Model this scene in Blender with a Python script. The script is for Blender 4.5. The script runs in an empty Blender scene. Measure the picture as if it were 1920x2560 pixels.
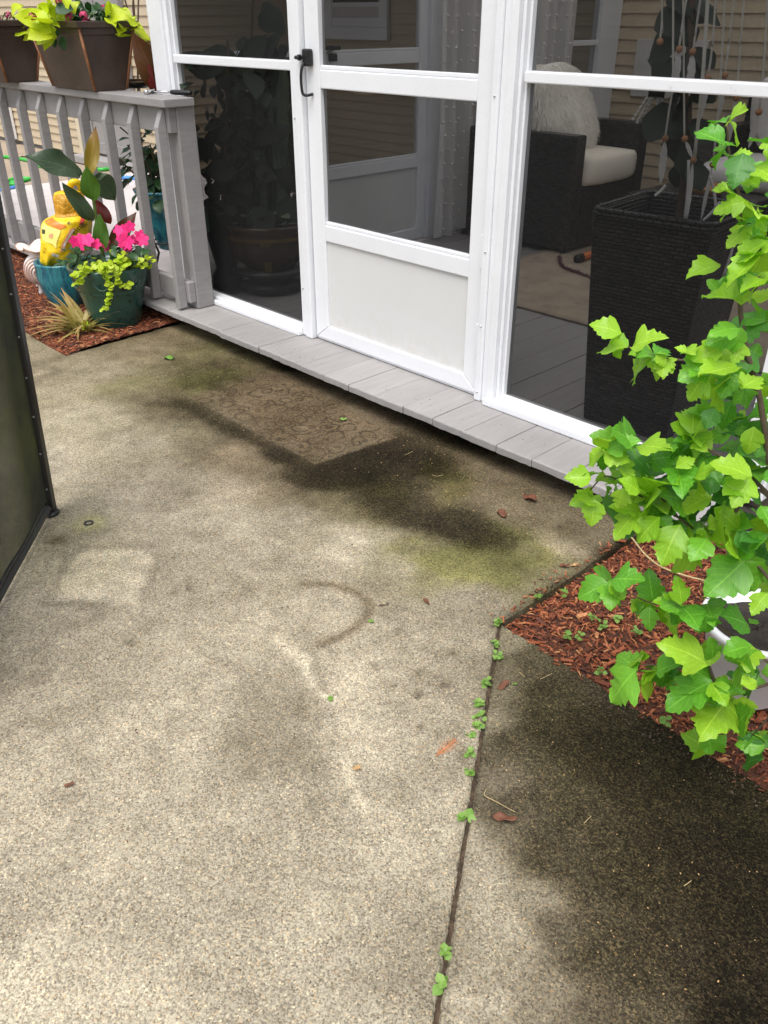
import bpy, bmesh, math, random
import numpy as np
from mathutils import Vector, Matrix, Euler
R_ = math.radians
random.seed(7)
rng = np.random.default_rng(11)
SC = bpy.context.scene
COL = SC.collection

# ------------------------------------------------------------------ camera
CAM = Vector((2.712, -2.222, 1.293))
PITCH, HEAD, FPX = R_(30.53), R_(45.95), 2112.0        # down, left of +y, focal length in px of a 2560 px tall frame
FWD = Vector((-math.sin(HEAD) * math.cos(PITCH), math.cos(HEAD) * math.cos(PITCH), -math.sin(PITCH)))
RGT = Vector((math.cos(HEAD), math.sin(HEAD), 0))
UPV = RGT.cross(FWD)
cd = bpy.data.cameras.new('camera'); cam = bpy.data.objects.new('camera', cd); COL.objects.link(cam)
cam.matrix_world = Matrix((( RGT.x, UPV.x, -FWD.x, CAM.x), (RGT.y, UPV.y, -FWD.y, CAM.y), (RGT.z, UPV.z, -FWD.z, CAM.z), (0, 0, 0, 1)))
cd.sensor_fit = 'VERTICAL'; cd.sensor_height = 36.0; cd.lens = 36.0 * FPX / 2560.0
cd.clip_start = 0.05; cd.clip_end = 500
SC.camera = cam
SC.render.resolution_x, SC.render.resolution_y = 768, 1024

# ------------------------------------------------------------------ world, sun, exposure
SUN_EL, SUN_AZ = 66.0, 152.0                            # azimuth clockwise from +y: light comes from behind the camera
wd = bpy.data.worlds.new('World'); SC.world = wd; wd.use_nodes = True
nt = wd.node_tree; nt.nodes.clear()
sky = nt.nodes.new('ShaderNodeTexSky'); sky.sky_type = 'NISHITA'; sky.sun_disc = False
sky.sun_elevation = R_(SUN_EL); sky.sun_rotation = R_(SUN_AZ)
sky.air_density = 1.0; sky.dust_density = 4.0; sky.ozone_density = 1.0
hs = nt.nodes.new('ShaderNodeHueSaturation'); hs.inputs['Saturation'].default_value = 0.42   # cloud deck: nearly white sky
bg = nt.nodes.new('ShaderNodeBackground'); bg.inputs['Strength'].default_value = 0.15
wo = nt.nodes.new('ShaderNodeOutputWorld')
nt.links.new(sky.outputs[0], hs.inputs['Color']); nt.links.new(hs.outputs[0], bg.inputs[0]); nt.links.new(bg.outputs[0], wo.inputs[0])
sd = bpy.data.lights.new('sun', 'SUN'); sd.energy = 1.5; sd.angle = R_(40); sd.color = (1.0, 0.97, 0.93)
sun = bpy.data.objects.new('sun', sd); COL.objects.link(sun)
sdir = Vector((math.sin(R_(SUN_AZ)) * math.cos(R_(SUN_EL)), math.cos(R_(SUN_AZ)) * math.cos(R_(SUN_EL)), math.sin(R_(SUN_EL))))
sun.rotation_euler = sdir.to_track_quat('Z', 'Y').to_euler(); sun.location = (0, -4, 8)
SC.view_settings.view_transform = 'Standard'; SC.view_settings.look = 'None'
SC.view_settings.exposure = 0.62; SC.view_settings.gamma = 1.0; SC.view_settings.use_curve_mapping = False
SC.render.engine = 'CYCLES'
SC.cycles.use_denoising = True
SC.cycles.max_bounces = 8; SC.cycles.transparent_max_bounces = 24
SC.cycles.sample_clamp_indirect = 6.0

# ------------------------------------------------------------------ pixel (1920 x 2560 photograph) to place
def ray(x, y): return (FWD * FPX + RGT * (x - 960) - UPV * (y - 1280)).normalized()
def pz(x, y, z=0.0): d = ray(x, y); return CAM + d * ((z - CAM.z) / d.z)
def py_(x, y, Y=0.0): d = ray(x, y); return CAM + d * ((Y - CAM.y) / d.y)
def px_(x, y, X=0.0): d = ray(x, y); return CAM + d * ((X - CAM.x) / d.x)
def pd(x, y, hd): d = ray(x, y); return CAM + d * (hd / math.hypot(d.x, d.y))     # at a horizontal distance

# ------------------------------------------------------------------ materials
MATS = {}
def newmat(name):
    m = bpy.data.materials.new(name); m.use_nodes = True; t = m.node_tree
    b = t.nodes['Principled BSDF']; MATS[name] = m
    return m, t, b
def N(t, typ, **kw):
    n = t.nodes.new(typ)
    for k, v in kw.items():
        if k in n.inputs.keys(): n.inputs[k].default_value = v
        else: setattr(n, k, v)
    return n
def coords(t, kind='Object'): return N(t, 'ShaderNodeTexCoord').outputs[kind]
def ramp(t, fac, stops):
    r = N(t, 'ShaderNodeValToRGB'); e = r.color_ramp.elements
    while len(e) < len(stops): e.new(0.5)
    for i, (p, c) in enumerate(stops): e[i].position = p; e[i].color = (*c, 1) if len(c) == 3 else c
    t.links.new(fac, r.inputs[0]); return r.outputs[0]
def mixc(t, fac, a, b, mode='MIX'):
    n = N(t, 'ShaderNodeMix', data_type='RGBA', blend_type=mode)
    for sock, v in ((n.inputs[0], fac), (n.inputs[6], a), (n.inputs[7], b)):
        if hasattr(v, 'is_output') or isinstance(v, bpy.types.NodeSocket): t.links.new(v, sock)
        elif isinstance(v, (int, float)): sock.default_value = v
        else: sock.default_value = (*v, 1)
    return n.outputs[2]
def math_(t, op, a, b=None, c=None, clamp=False):
    n = N(t, 'ShaderNodeMath', operation=op); n.use_clamp = clamp
    for i, v in enumerate((a, b, c)):
        if v is None: continue
        if isinstance(v, bpy.types.NodeSocket): t.links.new(v, n.inputs[i])
        else: n.inputs[i].default_value = v
    return n.outputs[0]
def noise(t, scale, detail=4, rough=0.55, vec=None, dist=0.0):
    n = N(t, 'ShaderNodeTexNoise', Scale=scale, Detail=detail, Roughness=rough, Distortion=dist)
    if vec is not None: t.links.new(vec, n.inputs['Vector'])
    return n
def bump(t, b, h, strength=0.3, dist=0.01):
    n = N(t, 'ShaderNodeBump', Strength=strength, Distance=dist); t.links.new(h, n.inputs['Height']); t.links.new(n.outputs[0], b.inputs['Normal'])
def mapv(t, vec, scale=(1, 1, 1), rot=(0, 0, 0)):
    n = N(t, 'ShaderNodeMapping'); n.inputs['Scale'].default_value = scale; n.inputs['Rotation'].default_value = rot
    t.links.new(vec, n.inputs[0]); return n.outputs[0]

def mat_plain(name, col, rough=0.5, var=0.18, scale=9.0, bmp=0.15, bscale=60, bd=0.002, col2=None, spec=0.5, metal=0.0, stretch=(1, 1, 1), dirt=None, rnd=0.0):
    """base colour with soft large-scale and fine variation, optional dirt colour in patches"""
    m, t, b = newmat(name)
    v = mapv(t, coords(t), stretch)
    n1 = noise(t, scale, 6, 0.6, v); n2 = noise(t, bscale, 3, 0.6, v)
    c2 = col2 if col2 else tuple(min(1, c * (1 + var)) for c in col)
    c1 = tuple(c * (1 - var) for c in col)
    c = ramp(t, n1.outputs[0], [(0.3, c1), (0.7, c2)])
    c = mixc(t, 0.18, c, n2.outputs[0], 'OVERLAY')
    if dirt:
        n3 = noise(t, dirt[1], 8, 0.7, v)
        f = math_(t, 'MULTIPLY', math_(t, 'SUBTRACT', n3.outputs[0], dirt[2], clamp=True), dirt[3], clamp=True)
        c = mixc(t, f, c, dirt[0])
    if rnd:
        oi = N(t, 'ShaderNodeObjectInfo')
        c = mixc(t, 1.0, c, ramp(t, oi.outputs['Random'], [(0, (1 - rnd,) * 3), (1, (1 + rnd * 0.5,) * 3)]), 'MULTIPLY')
    t.links.new(c, b.inputs['Base Color'])
    b.inputs['Roughness'].default_value = rough; b.inputs['Metallic'].default_value = metal
    b.inputs['Specular IOR Level'].default_value = spec
    if bmp: bump(t, b, n2.outputs[0], bmp, bd)
    return m
def mat_leaf(name, col, col2, trans=0.35, rough=0.45, vein=0.25, tip=None):
    """leaf: u across, v along (UV); lighter veins, random tone per leaf, light passes through"""
    m, t, b = newmat(name)
    uv = coords(t, 'UV'); sx = N(t, 'ShaderNodeSeparateXYZ'); t.links.new(uv, sx.inputs[0])
    oi = N(t, 'ShaderNodeObjectInfo')
    n1 = noise(t, 14, 4, 0.6, coords(t, 'Object'))
    f = math_(t, 'ADD', math_(t, 'MULTIPLY', oi.outputs['Random'], 0.75), math_(t, 'MULTIPLY', math_(t, 'SUBTRACT', n1.outputs[0], 0.5), 0.9), clamp=True)
    c = mixc(t, f, col, col2)
    if tip: c = mixc(t, math_(t, 'MULTIPLY', math_(t, 'POWER', sx.outputs[1], 2.0), 0.8), c, tip)
    au = math_(t, 'ABSOLUTE', math_(t, 'SUBTRACT', sx.outputs[0], 0.5))
    mid = math_(t, 'LESS_THAN', au, 0.022)
    w = math_(t, 'FRACT', math_(t, 'MULTIPLY', math_(t, 'SUBTRACT', sx.outputs[1], math_(t, 'MULTIPLY', au, 0.7)), 7.0))
    side = math_(t, 'LESS_THAN', w, 0.10)
    v = math_(t, 'MULTIPLY', math_(t, 'MAXIMUM', mid, math_(t, 'MULTIPLY', side, 0.6)), vein)
    c = mixc(t, v, c, tuple(min(1, x * 1.7 + 0.03) for x in col2))
    t.links.new(c, b.inputs['Base Color']); b.inputs['Roughness'].default_value = rough
    h = math_(t, 'ADD', math_(t, 'MULTIPLY', w, 0.4), n1.outputs[0])
    bump(t, b, h, 0.35, 0.002)
    tr = N(t, 'ShaderNodeBsdfTranslucent'); t.links.new(mixc(t, 1.0, c, (1.0, 1.1, 0.5), 'MULTIPLY'), tr.inputs[0])
    mx = N(t, 'ShaderNodeMixShader'); mx.inputs[0].default_value = trans
    t.links.new(b.outputs[0], mx.inputs[1]); t.links.new(tr.outputs[0], mx.inputs[2])
    t.links.new(mx.outputs[0], t.nodes['Material Output'].inputs[0])
    return m
def mat_screen(name, opac, col=(0.02, 0.02, 0.02), grime=0.0, gcol=(0.05, 0.06, 0.02)):
    """insect screen: a part of the light passes straight through, the threads are dark"""
    m, t, b = newmat(name)
    b.inputs['Base Color'].default_value = (*col, 1); b.inputs['Roughness'].default_value = 0.6
    tr = N(t, 'ShaderNodeBsdfTransparent'); mx = N(t, 'ShaderNodeMixShader')
    n1 = noise(t, 5, 6, 0.65, coords(t))
    b.inputs['Specular IOR Level'].default_value = 0.1; b.inputs['Roughness'].default_value = 0.8
    # woven threads of width `opac` per mesh: open share = (1-a)(1-a/cos) - a slanting ray meets more thread
    ge = N(t, 'ShaderNodeNewGeometry'); dp = N(t, 'ShaderNodeVectorMath', operation='DOT_PRODUCT'); t.links.new(ge.outputs['Normal'], dp.inputs[0]); t.links.new(ge.outputs['Incoming'], dp.inputs[1])
    cs_ = math_(t, 'MAXIMUM', math_(t, 'ABSOLUTE', dp.outputs['Value']), 0.05)
    op_ = math_(t, 'MULTIPLY', 1.0 - opac, math_(t, 'SUBTRACT', 1.0, math_(t, 'DIVIDE', opac, cs_), clamp=True))
    f = math_(t, 'ADD', math_(t, 'SUBTRACT', 1.0, op_), math_(t, 'MULTIPLY', math_(t, 'SUBTRACT', n1.outputs[0], 0.5), 0.05), clamp=True)
    if grime:
        g = math_(t, 'MULTIPLY', math_(t, 'SUBTRACT', n1.outputs[0], 0.40, clamp=True), grime * 6, clamp=True)
        t.links.new(mixc(t, g, col, gcol), b.inputs['Base Color'])
    t.links.new(f, mx.inputs[0]); t.links.new(tr.outputs[0], mx.inputs[1]); t.links.new(b.outputs[0], mx.inputs[2])
    t.links.new(mx.outputs[0], t.nodes['Material Output'].inputs[0])
    return m
def mat_wicker(name, col):
    m, t, b = newmat(name)
    sx = N(t, 'ShaderNodeSeparateXYZ'); t.links.new(coords(t), sx.inputs[0])
    cb = N(t, 'ShaderNodeCombineXYZ'); t.links.new(math_(t, 'ADD', sx.outputs[0], sx.outputs[1]), cb.inputs[0]); t.links.new(sx.outputs[2], cb.inputs[1])
    br = N(t, 'ShaderNodeTexBrick', Scale=1.0); t.links.new(cb.outputs[0], br.inputs[0])
    br.inputs['Brick Width'].default_value = 0.030; br.inputs['Row Height'].default_value = 0.0115; br.inputs['Mortar Size'].default_value = 0.0030; br.inputs['Mortar Smooth'].default_value = 1.0
    br.inputs['Color1'].default_value = (*[c * 2.4 for c in col], 1); br.inputs['Color2'].default_value = (*[c * 0.7 for c in col], 1); br.inputs['Mortar'].default_value = (*[c * 0.25 for c in col], 1)  # paler strands put the glints of the weave into the colour
    t.links.new(br.outputs[0], b.inputs['Base Color']); b.inputs['Roughness'].default_value = 0.33
    bump(t, b, math_(t, 'SUBTRACT', 1.0, br.outputs['Fac']), 1.0, 0.008)
    return m

def mat_glaze(name, c1, c2, dark, streak=(26, 26, 4), rough=0.16, pat=0.5, chips=0.0):
    m, t, b = newmat(name)
    v = coords(t)
    n1 = noise(t, 1.0, 7, 0.7, mapv(t, v, streak), 0.6); n2 = noise(t, 5, 4, 0.6, v); n3 = noise(t, 38, 4, 0.6, v)
    c = mixc(t, n2.outputs[0], c1, c2)
    f = math_(t, 'MULTIPLY', math_(t, 'SUBTRACT', n1.outputs[0], pat, clamp=True), 6.0, clamp=True)
    c = mixc(t, math_(t, 'MULTIPLY', f, 0.75), c, dark)
    if chips:
        g = math_(t, 'MULTIPLY', math_(t, 'SUBTRACT', n3.outputs[0], 0.60, clamp=True), 14 * chips, clamp=True)
        c = mixc(t, g, c, (0.02, 0.018, 0.012))
    t.links.new(c, b.inputs['Base Color']); b.inputs['Roughness'].default_value = rough
    b.inputs['Coat Weight'].default_value = 0.3; b.inputs['Coat Roughness'].default_value = 0.15
    bump(t, b, n1.outputs[0], 0.25, 0.004)
    return m

mat_plain('white', (0.775, 0.79, 0.815), 0.35, 0.03, 6, 0.05, 120, 0.001, dirt=((0.42, 0.39, 0.33), 26, 0.64, 4))
mat_plain('white_panel', (0.66, 0.665, 0.655), 0.5, 0.03, 3, 0.25, 300, 0.001, dirt=((0.5, 0.47, 0.4), 45, 0.70, 6))
_t = MATS['white_panel'].node_tree; _b = _t.nodes['Principled BSDF']; _src = _b.inputs['Base Color'].links[0].from_socket
_sz = N(_t, 'ShaderNodeSeparateXYZ'); _t.links.new(coords(_t), _sz.inputs[0]); _nn = noise(_t, 30, 6, .7, coords(_t))
_f = math_(_t, 'MULTIPLY', math_(_t, 'SUBTRACT', 1.0, math_(_t, 'MULTIPLY', math_(_t, 'SUBTRACT', _sz.outputs[2], .16), 8.0), clamp=True), math_(_t, 'SUBTRACT', _nn.outputs[0], .42, clamp=True), clamp=True)
_t.links.new(mixc(_t, math_(_t, 'MULTIPLY', _f, 1.6, clamp=True), _src, (.52, .49, .40)), _b.inputs['Base Color'])
mat_plain('grey_paint', (0.285, 0.272, 0.268), 0.55, 0.08, 7, 0.4, 70, 0.003, stretch=(1, 0.2, 1), dirt=((0.17, 0.15, 0.13), 18, 0.63, 5), rnd=0.08)
mat_plain('deck_paint', (0.315, 0.30, 0.293), 0.5, 0.06, 5, 0.35, 60, 0.002, stretch=(1, 0.12, 1), dirt=((0.2, 0.17, 0.14), 22, 0.66, 5), rnd=0.07)
mat_plain('deck_pale', (0.62, 0.575, 0.56), 0.5, 0.05, 5, 0.25, 60, 0.002, stretch=(1, 0.12, 1), rnd=0.04)
mat_plain('riser_dark', (0.035, 0.03, 0.024), 0.8, 0.3)
mat_plain('siding', (0.50, 0.41, 0.28), 0.5, 0.04, 3, 0.15, 40, 0.001)
mat_plain('trim_beige', (0.62, 0.54, 0.40), 0.5, 0.04)
mat_plain('roof_grey', (0.35, 0.34, 0.33), 0.8, 0.1)
mat_plain('soffit', (0.55, 0.55, 0.54), 0.6, 0.05)
mat_plain('black_plastic', (0.012, 0.012, 0.013), 0.35, 0.2)
mat_plain('black_metal', (0.013, 0.013, 0.012), 0.38, 0.3, dirt=((0.03, 0.035, 0.015), 12, 0.55, 4))
mat_plain('chrome', (0.62, 0.62, 0.62), 0.18, 0.05, metal=1.0)
mat_plain('planter_brown', (0.055, 0.036, 0.027), 0.42, 0.25, 12, 0.2, 120, 0.001, dirt=((0.17, 0.08, 0.04), 11, 0.60, 4))
mat_plain('copper_edge', (0.27, 0.11, 0.045), 0.45, 0.35, 30, 0.3, 80)
mat_plain('soil', (0.022, 0.016, 0.011), 0.9, 0.5, 40, 0.9, 120, 0.01, dirt=((0.2, 0.18, 0.16), 150, 0.72, 8))
mat_plain('joint_dirt', (0.075, 0.05, 0.03), 0.95, 0.6, 60, 0.9, 120, 0.008, dirt=((0.02, 0.014, 0.008), 25, 0.5, 5))
mat_plain('mulch_base', (0.10, 0.035, 0.017), 0.85, 0.5, 35, 1.0, 90, 0.012, dirt=((0.02, 0.01, 0.007), 18, 0.5, 4))
mat_plain('earth', (0.16, 0.13, 0.09), 0.95, 0.3, 2, 0.5, 30, 0.01)
mat_plain('far_concrete', (0.34, 0.27, 0.20), 0.85, 0.15, 3, 0.4, 90, 0.003)
mat_plain('rug', (0.42, 0.34, 0.25), 0.95, 0.16, 7, 0.6, 260, 0.004, dirt=((0.24, 0.19, 0.14), 9, 0.52, 4))
mat_plain('cream', (0.84, 0.77, 0.65), 0.9, 0.05, 5, 0.3, 250, 0.002)
mat_plain('white_fabric', (0.82, 0.80, 0.76), 0.9, 0.05, 6, 0.3, 200, 0.002)
mat_plain('fur', (0.88, 0.84, 0.76), 0.9, 0.10, 30, 0.1, 200)
mat_plain('bead', (0.45, 0.22, 0.10), 0.5, 0.2)
mat_plain('cord', (0.60, 0.58, 0.52), 0.85, 0.1, 20, 0.4, 300)
mat_plain('feather', (0.66, 0.65, 0.62), 0.9, 0.08, 10, 0.3, 150, stretch=(1, 1, 6))
mat_plain('bone', (0.62, 0.60, 0.55), 0.6, 0.08)
mat_plain('bark', (0.10, 0.07, 0.045), 0.85, 0.3, 30, 0.6, 90, 0.004)
mat_plain('green_stem', (0.13, 0.20, 0.035), 0.6, 0.25, 30)
mat_plain('dry_straw', (0.42, 0.32, 0.16), 0.8, 0.2, 30)
mat_plain('hose_green', (0.04, 0.42, 0.05), 0.4, 0.15)
mat_plain('hose_blue', (0.10, 0.30, 0.75), 0.4, 0.15)
mat_plain('orange_plastic', (0.65, 0.15, 0.03), 0.4, 0.1)
mat_plain('tinsel', (0.14, 0.035, 0.05), 0.4, 0.4, 60)
mat_plain('shell_white', (0.80, 0.76, 0.73), 0.35, 0.04)
mat_plain('shell_brown', (0.52, 0.33, 0.26), 0.4, 0.15)
mat_plain('bag_yellow', (0.82, 0.56, 0.012), 0.34, 0.10, 6, 0.55, 16, 0.02)
mat_plain('bag_gold', (0.60, 0.30, 0.015), 0.4, 0.3, 14, 0.8, 30, 0.02)
mat_plain('bag_pale', (0.85, 0.78, 0.22), 0.4, 0.05)
mat_plain('bag_orange', (0.80, 0.20, 0.02), 0.4, 0.1)
mat_plain('bag_red', (0.65, 0.08, 0.07), 0.4, 0.1)
mat_plain('bag_ink', (0.05, 0.06, 0.02), 0.5, 0.1)
mat_plain('bag_white', (0.8, 0.78, 0.72), 0.5, 0.03)
mat_plain('bag_pink', (0.80, 0.38, 0.22), 0.5, 0.06)
mat_plain('stump', (0.10, 0.075, 0.05), 0.8, 0.3)
mat_plain('pot_white', (0.82, 0.82, 0.82), 0.4, 0.03, dirt=((0.4, 0.36, 0.28), 9, 0.62, 4))
mat_plain('coir', (0.20, 0.13, 0.07), 0.95, 0.4, 50, 0.9, 90, 0.01)
mat_plain('brown_leaf', (0.15, 0.055, 0.027), 0.6, 0.4, 40, 0.4, 70)
mat_plain('tan_leaf', (0.45, 0.28, 0.12), 0.7, 0.3, 40)
mat_plain('orange_twig', (0.55, 0.20, 0.07), 0.7, 0.25, 40)
mat_plain('crumb', (0.09, 0.06, 0.04), 0.9, 0.5, 60)
mat_plain('glass_dark', (0.012, 0.013, 0.015), 0.08, 0.1)
mat_plain('pink', (0.76, 0.016, 0.18), 0.5, 0.2, 40, rnd=0.25)
mat_plain('magenta_dark', (0.40, 0.03, 0.10), 0.6, 0.35, 60, rnd=0.3)
mat_plain('picture_grey', (0.55, 0.53, 0.50), 0.7, 0.06)
mat_plain('amber_glaze', (0.055, 0.03, 0.013), 0.2, 0.5, 8)
mat_plain('yellow_glaze', (0.15, 0.09, 0.012), 0.2, 0.3, 20)
mat_plain('stone', (0.16, 0.16, 0.15), 0.8, 0.3, 30, 0.5)
mat_plain('cactus', (0.05, 0.085, 0.04), 0.6, 0.3, 12)
mat_leaf('leaf_young', (0.23, 0.50, 0.02), (0.43, 0.68, 0.055), 0.40, 0.36, vein=.35)
mat_leaf('leaf_mid', (0.095, 0.33, 0.022), (0.22, 0.51, 0.04), 0.34, 0.36, vein=.35)
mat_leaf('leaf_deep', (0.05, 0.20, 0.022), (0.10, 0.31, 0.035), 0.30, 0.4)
mat_leaf('leaf_lime', (0.50, 0.64, 0.012), (0.68, 0.76, 0.03), 0.35, vein=0.12)
mat_leaf('leaf_jenny', (0.42, 0.58, 0.02), (0.60, 0.70, 0.06), 0.35, vein=0.1)
mat_leaf('leaf_dark', (0.018, 0.055, 0.02), (0.04, 0.11, 0.03), 0.15)
mat_leaf('leaf_canna', (0.035, 0.06, 0.035), (0.06, 0.10, 0.045), 0.2, 0.28)
mat_leaf('leaf_canna_green', (0.05, 0.14, 0.015), (0.09, 0.20, 0.02), 0.3, 0.4)
mat_leaf('leaf_canna_gold', (0.30, 0.22, 0.03), (0.36, 0.26, 0.03), 0.35, 0.4, tip=(0.16, 0.05, 0.02))
mat_leaf('leaf_canna_red', (0.10, 0.012, 0.012), (0.16, 0.02, 0.015), 0.3, 0.4)
mat_leaf('leaf_canna_brown', (0.085, 0.03, 0.008), (0.11, 0.05, 0.008), 0.35, 0.45, tip=(0.10, 0.03, 0.008))
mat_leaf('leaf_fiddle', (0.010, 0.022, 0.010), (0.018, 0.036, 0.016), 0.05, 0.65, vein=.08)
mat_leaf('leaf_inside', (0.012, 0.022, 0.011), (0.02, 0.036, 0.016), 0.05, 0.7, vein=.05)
mat_leaf('leaf_succulent', (0.13, 0.19, 0.12), (0.20, 0.26, 0.18), 0.1, 0.5)
mat_leaf('leaf_seedling', (0.16, 0.33, 0.05), (0.30, 0.46, 0.11), 0.3)
mat_leaf('blade_straw', (0.34, 0.30, 0.07), (0.55, 0.46, 0.20), 0.3, vein=0.4, tip=(0.45, 0.24, 0.10))
mat_screen('screen', 0.285, (0.014, 0.014, 0.014))
mat_screen('panel_mesh', 0.29, (0.040, 0.043, 0.034), 0.5, (0.085, 0.095, 0.035))
mat_wicker('wicker', (0.022, 0.020, 0.019))
mat_glaze('glaze_teal', (0.02, 0.16, 0.20), (0.04, 0.30, 0.33), (0.006, 0.035, 0.10), (44, 44, 7), 0.16, 0.44)
mat_glaze('glaze_green', (0.018, 0.075, 0.062), (0.035, 0.105, 0.08), (0.008, 0.03, 0.03), (30, 30, 18), 0.2, 0.56, 1.0)
m, t, b = newmat('curtain')
b.inputs['Base Color'].default_value = (0.7, 0.69, 0.68, 1); b.inputs['Roughness'].default_value = 0.9
n_ = noise(t, 60, 4, 0.6, mapv(t, coords(t), (1, 1, 0.2)))
t.links.new(ramp(t, n_.outputs[0], [(0.3, (0.76, 0.75, 0.74)), (0.7, (0.86, 0.85, 0.83))]), b.inputs['Base Color'])
tr = N(t, 'ShaderNodeBsdfTranslucent'); tr.inputs[0].default_value = (0.9, 0.9, 0.9, 1); mx = N(t, 'ShaderNodeMixShader'); mx.inputs[0].default_value = 0.5
t.links.new(b.outputs[0], mx.inputs[1]); t.links.new(tr.outputs[0], mx.inputs[2]); t.links.new(mx.outputs[0], t.nodes['Material Output'].inputs[0])

m, t, b = newmat('unseen_roof_sheet')                          # unseen corrugated roof, made translucent to brighten the porch inside
b.inputs['Base Color'].default_value = (0.8, 0.8, 0.8, 1); b.inputs['Roughness'].default_value = 0.5
tr = N(t, 'ShaderNodeBsdfTranslucent'); tr.inputs[0].default_value = (0.85, 0.85, 0.84, 1); mx = N(t, 'ShaderNodeMixShader'); mx.inputs[0].default_value = 0.62
t.links.new(b.outputs[0], mx.inputs[1]); t.links.new(tr.outputs[0], mx.inputs[2]); t.links.new(mx.outputs[0], t.nodes['Material Output'].inputs[0])
# mulch chips: colour by chip (attribute), fine grain
m, t, b = newmat('mulch_chips')
at = N(t, 'ShaderNodeAttribute', attribute_name='tone')
n_ = noise(t, 120, 4, 0.6, coords(t))
c = ramp(t, at.outputs['Fac'], [(0.0, (0.035, 0.012, 0.007)), (0.35, (0.15, 0.040, 0.016)), (0.75, (0.34, 0.095, 0.034)), (1.0, (0.52, 0.24, 0.10))])
t.links.new(mixc(t, 0.5, c, n_.outputs[0], 'OVERLAY'), b.inputs['Base Color']); b.inputs['Roughness'].default_value = 0.75
bump(t, b, n_.outputs[0], 0.5, 0.003)

# exposed-aggregate concrete: "stain" vertex colour = grime, moss, wear and some shade offset of the slab; grains by shader
m, t, b = newmat('concrete')
at = N(t, 'ShaderNodeAttribute', attribute_name='stain')
mt = N(t, 'ShaderNodeAttribute', attribute_name='mat_print')
v = coords(t)
vo = N(t, 'ShaderNodeTexVoronoi', Scale=350.0); t.links.new(v, vo.inputs['Vector'])
vs = N(t, 'ShaderNodeSeparateColor'); t.links.new(vo.outputs['Color'], vs.inputs[0])
vo2 = N(t, 'ShaderNodeTexVoronoi', Scale=230.0); t.links.new(v, vo2.inputs['Vector'])
vs2 = N(t, 'ShaderNodeSeparateColor'); t.links.new(vo2.outputs['Color'], vs2.inputs[0])
nf = noise(t, 480, 3, 0.7, v); nm = noise(t, 20, 10, 0.82, v); nl = noise(t, 5, 6, 0.65, v)
g = math_(t, 'ADD', math_(t, 'MULTIPLY', vs.outputs[0], 0.62), math_(t, 'MULTIPLY', vs2.outputs[1], 0.24))
g = math_(t, 'ADD', g, math_(t, 'MULTIPLY', math_(t, 'SUBTRACT', nf.outputs[0], 0.5), 0.9))
g = math_(t, 'ADD', g, math_(t, 'MULTIPLY', math_(t, 'SUBTRACT', nm.outputs[0], 0.5), 0.42))
g = math_(t, 'ADD', g, math_(t, 'MULTIPLY', math_(t, 'SUBTRACT', nl.outputs[0], 0.5), 0.22))
gr = ramp(t, g, [(0.05, (0.42, 0.40, 0.39)), (0.36, (0.80, 0.79, 0.775)), (0.58, (1.04, 1.03, 1.01)), (0.95, (1.46, 1.44, 1.38))])
grd = ramp(t, g, [(0.0, (0.20, 0.19, 0.18)), (0.40, (0.55, 0.53, 0.50)), (0.62, (1.25, 1.20, 1.05)), (0.95, (3.6, 3.2, 2.3))])
sl = N(t, 'ShaderNodeSeparateColor'); t.links.new(at.outputs['Color'], sl.inputs[0])
dk = math_(t, 'SUBTRACT', 1.0, math_(t, 'MULTIPLY', sl.outputs[1], 8.0), clamp=True)
c = mixc(t, 1.0, at.outputs['Color'], mixc(t, dk, gr, grd), 'MULTIPLY')
# odd stones: some pale, some golden, some blue-grey
odd = math_(t, 'GREATER_THAN', vs.outputs[2], 0.90)
c = mixc(t, math_(t, 'MULTIPLY', odd, 0.7), c, mixc(t, 1.0, c, ramp(t, vs.outputs[1], [(0.0, (0.45, 0.42, 0.45)), (0.5, (1.35, 1.05, 0.75)), (1.0, (1.9, 1.8, 1.65))]), 'MULTIPLY'))
# print of a door mat: scrolls of grime
vd = noise(t, 9, 3, 0.5, v); 
va = N(t, 'ShaderNodeVectorMath', operation='MULTIPLY_ADD'); t.links.new(vd.outputs['Color'], va.inputs[0]); va.inputs[1].default_value = (0.06, 0.06, 0); t.links.new(v, va.inputs[2])
v3 = N(t, 'ShaderNodeTexVoronoi', Scale=15.0); t.links.new(va.outputs[0], v3.inputs['Vector'])
s3 = N(t, 'ShaderNodeSeparateColor'); t.links.new(v3.outputs['Color'], s3.inputs[0])
wv = math_(t, 'SINE', math_(t, 'ADD', math_(t, 'MULTIPLY', v3.outputs['Distance'], 16.0), math_(t, 'MULTIPLY', s3.outputs[0], 6.28)))
wv = math_(t, 'MULTIPLY', math_(t, 'SUBTRACT', math_(t, 'ADD', wv, math_(t, 'MULTIPLY', math_(t, 'SUBTRACT', nm.outputs[0], 0.5), 3.0)), 0.15, clamp=True), 1.1, clamp=True)
c = mixc(t, math_(t, 'MULTIPLY', math_(t, 'MULTIPLY', wv, mt.outputs['Fac']), 0.66), c, (0.016, 0.012, 0.008))
t.links.new(c, b.inputs['Base Color'])
b.inputs['Roughness'].default_value = 0.9; b.inputs['Specular IOR Level'].default_value = 0.08
bump(t, b, math_(t, 'ADD', math_(t, 'MULTIPLY', vo.outputs['Distance'], -0.8), nf.outputs[0]), 0.55, 0.003)

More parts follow.
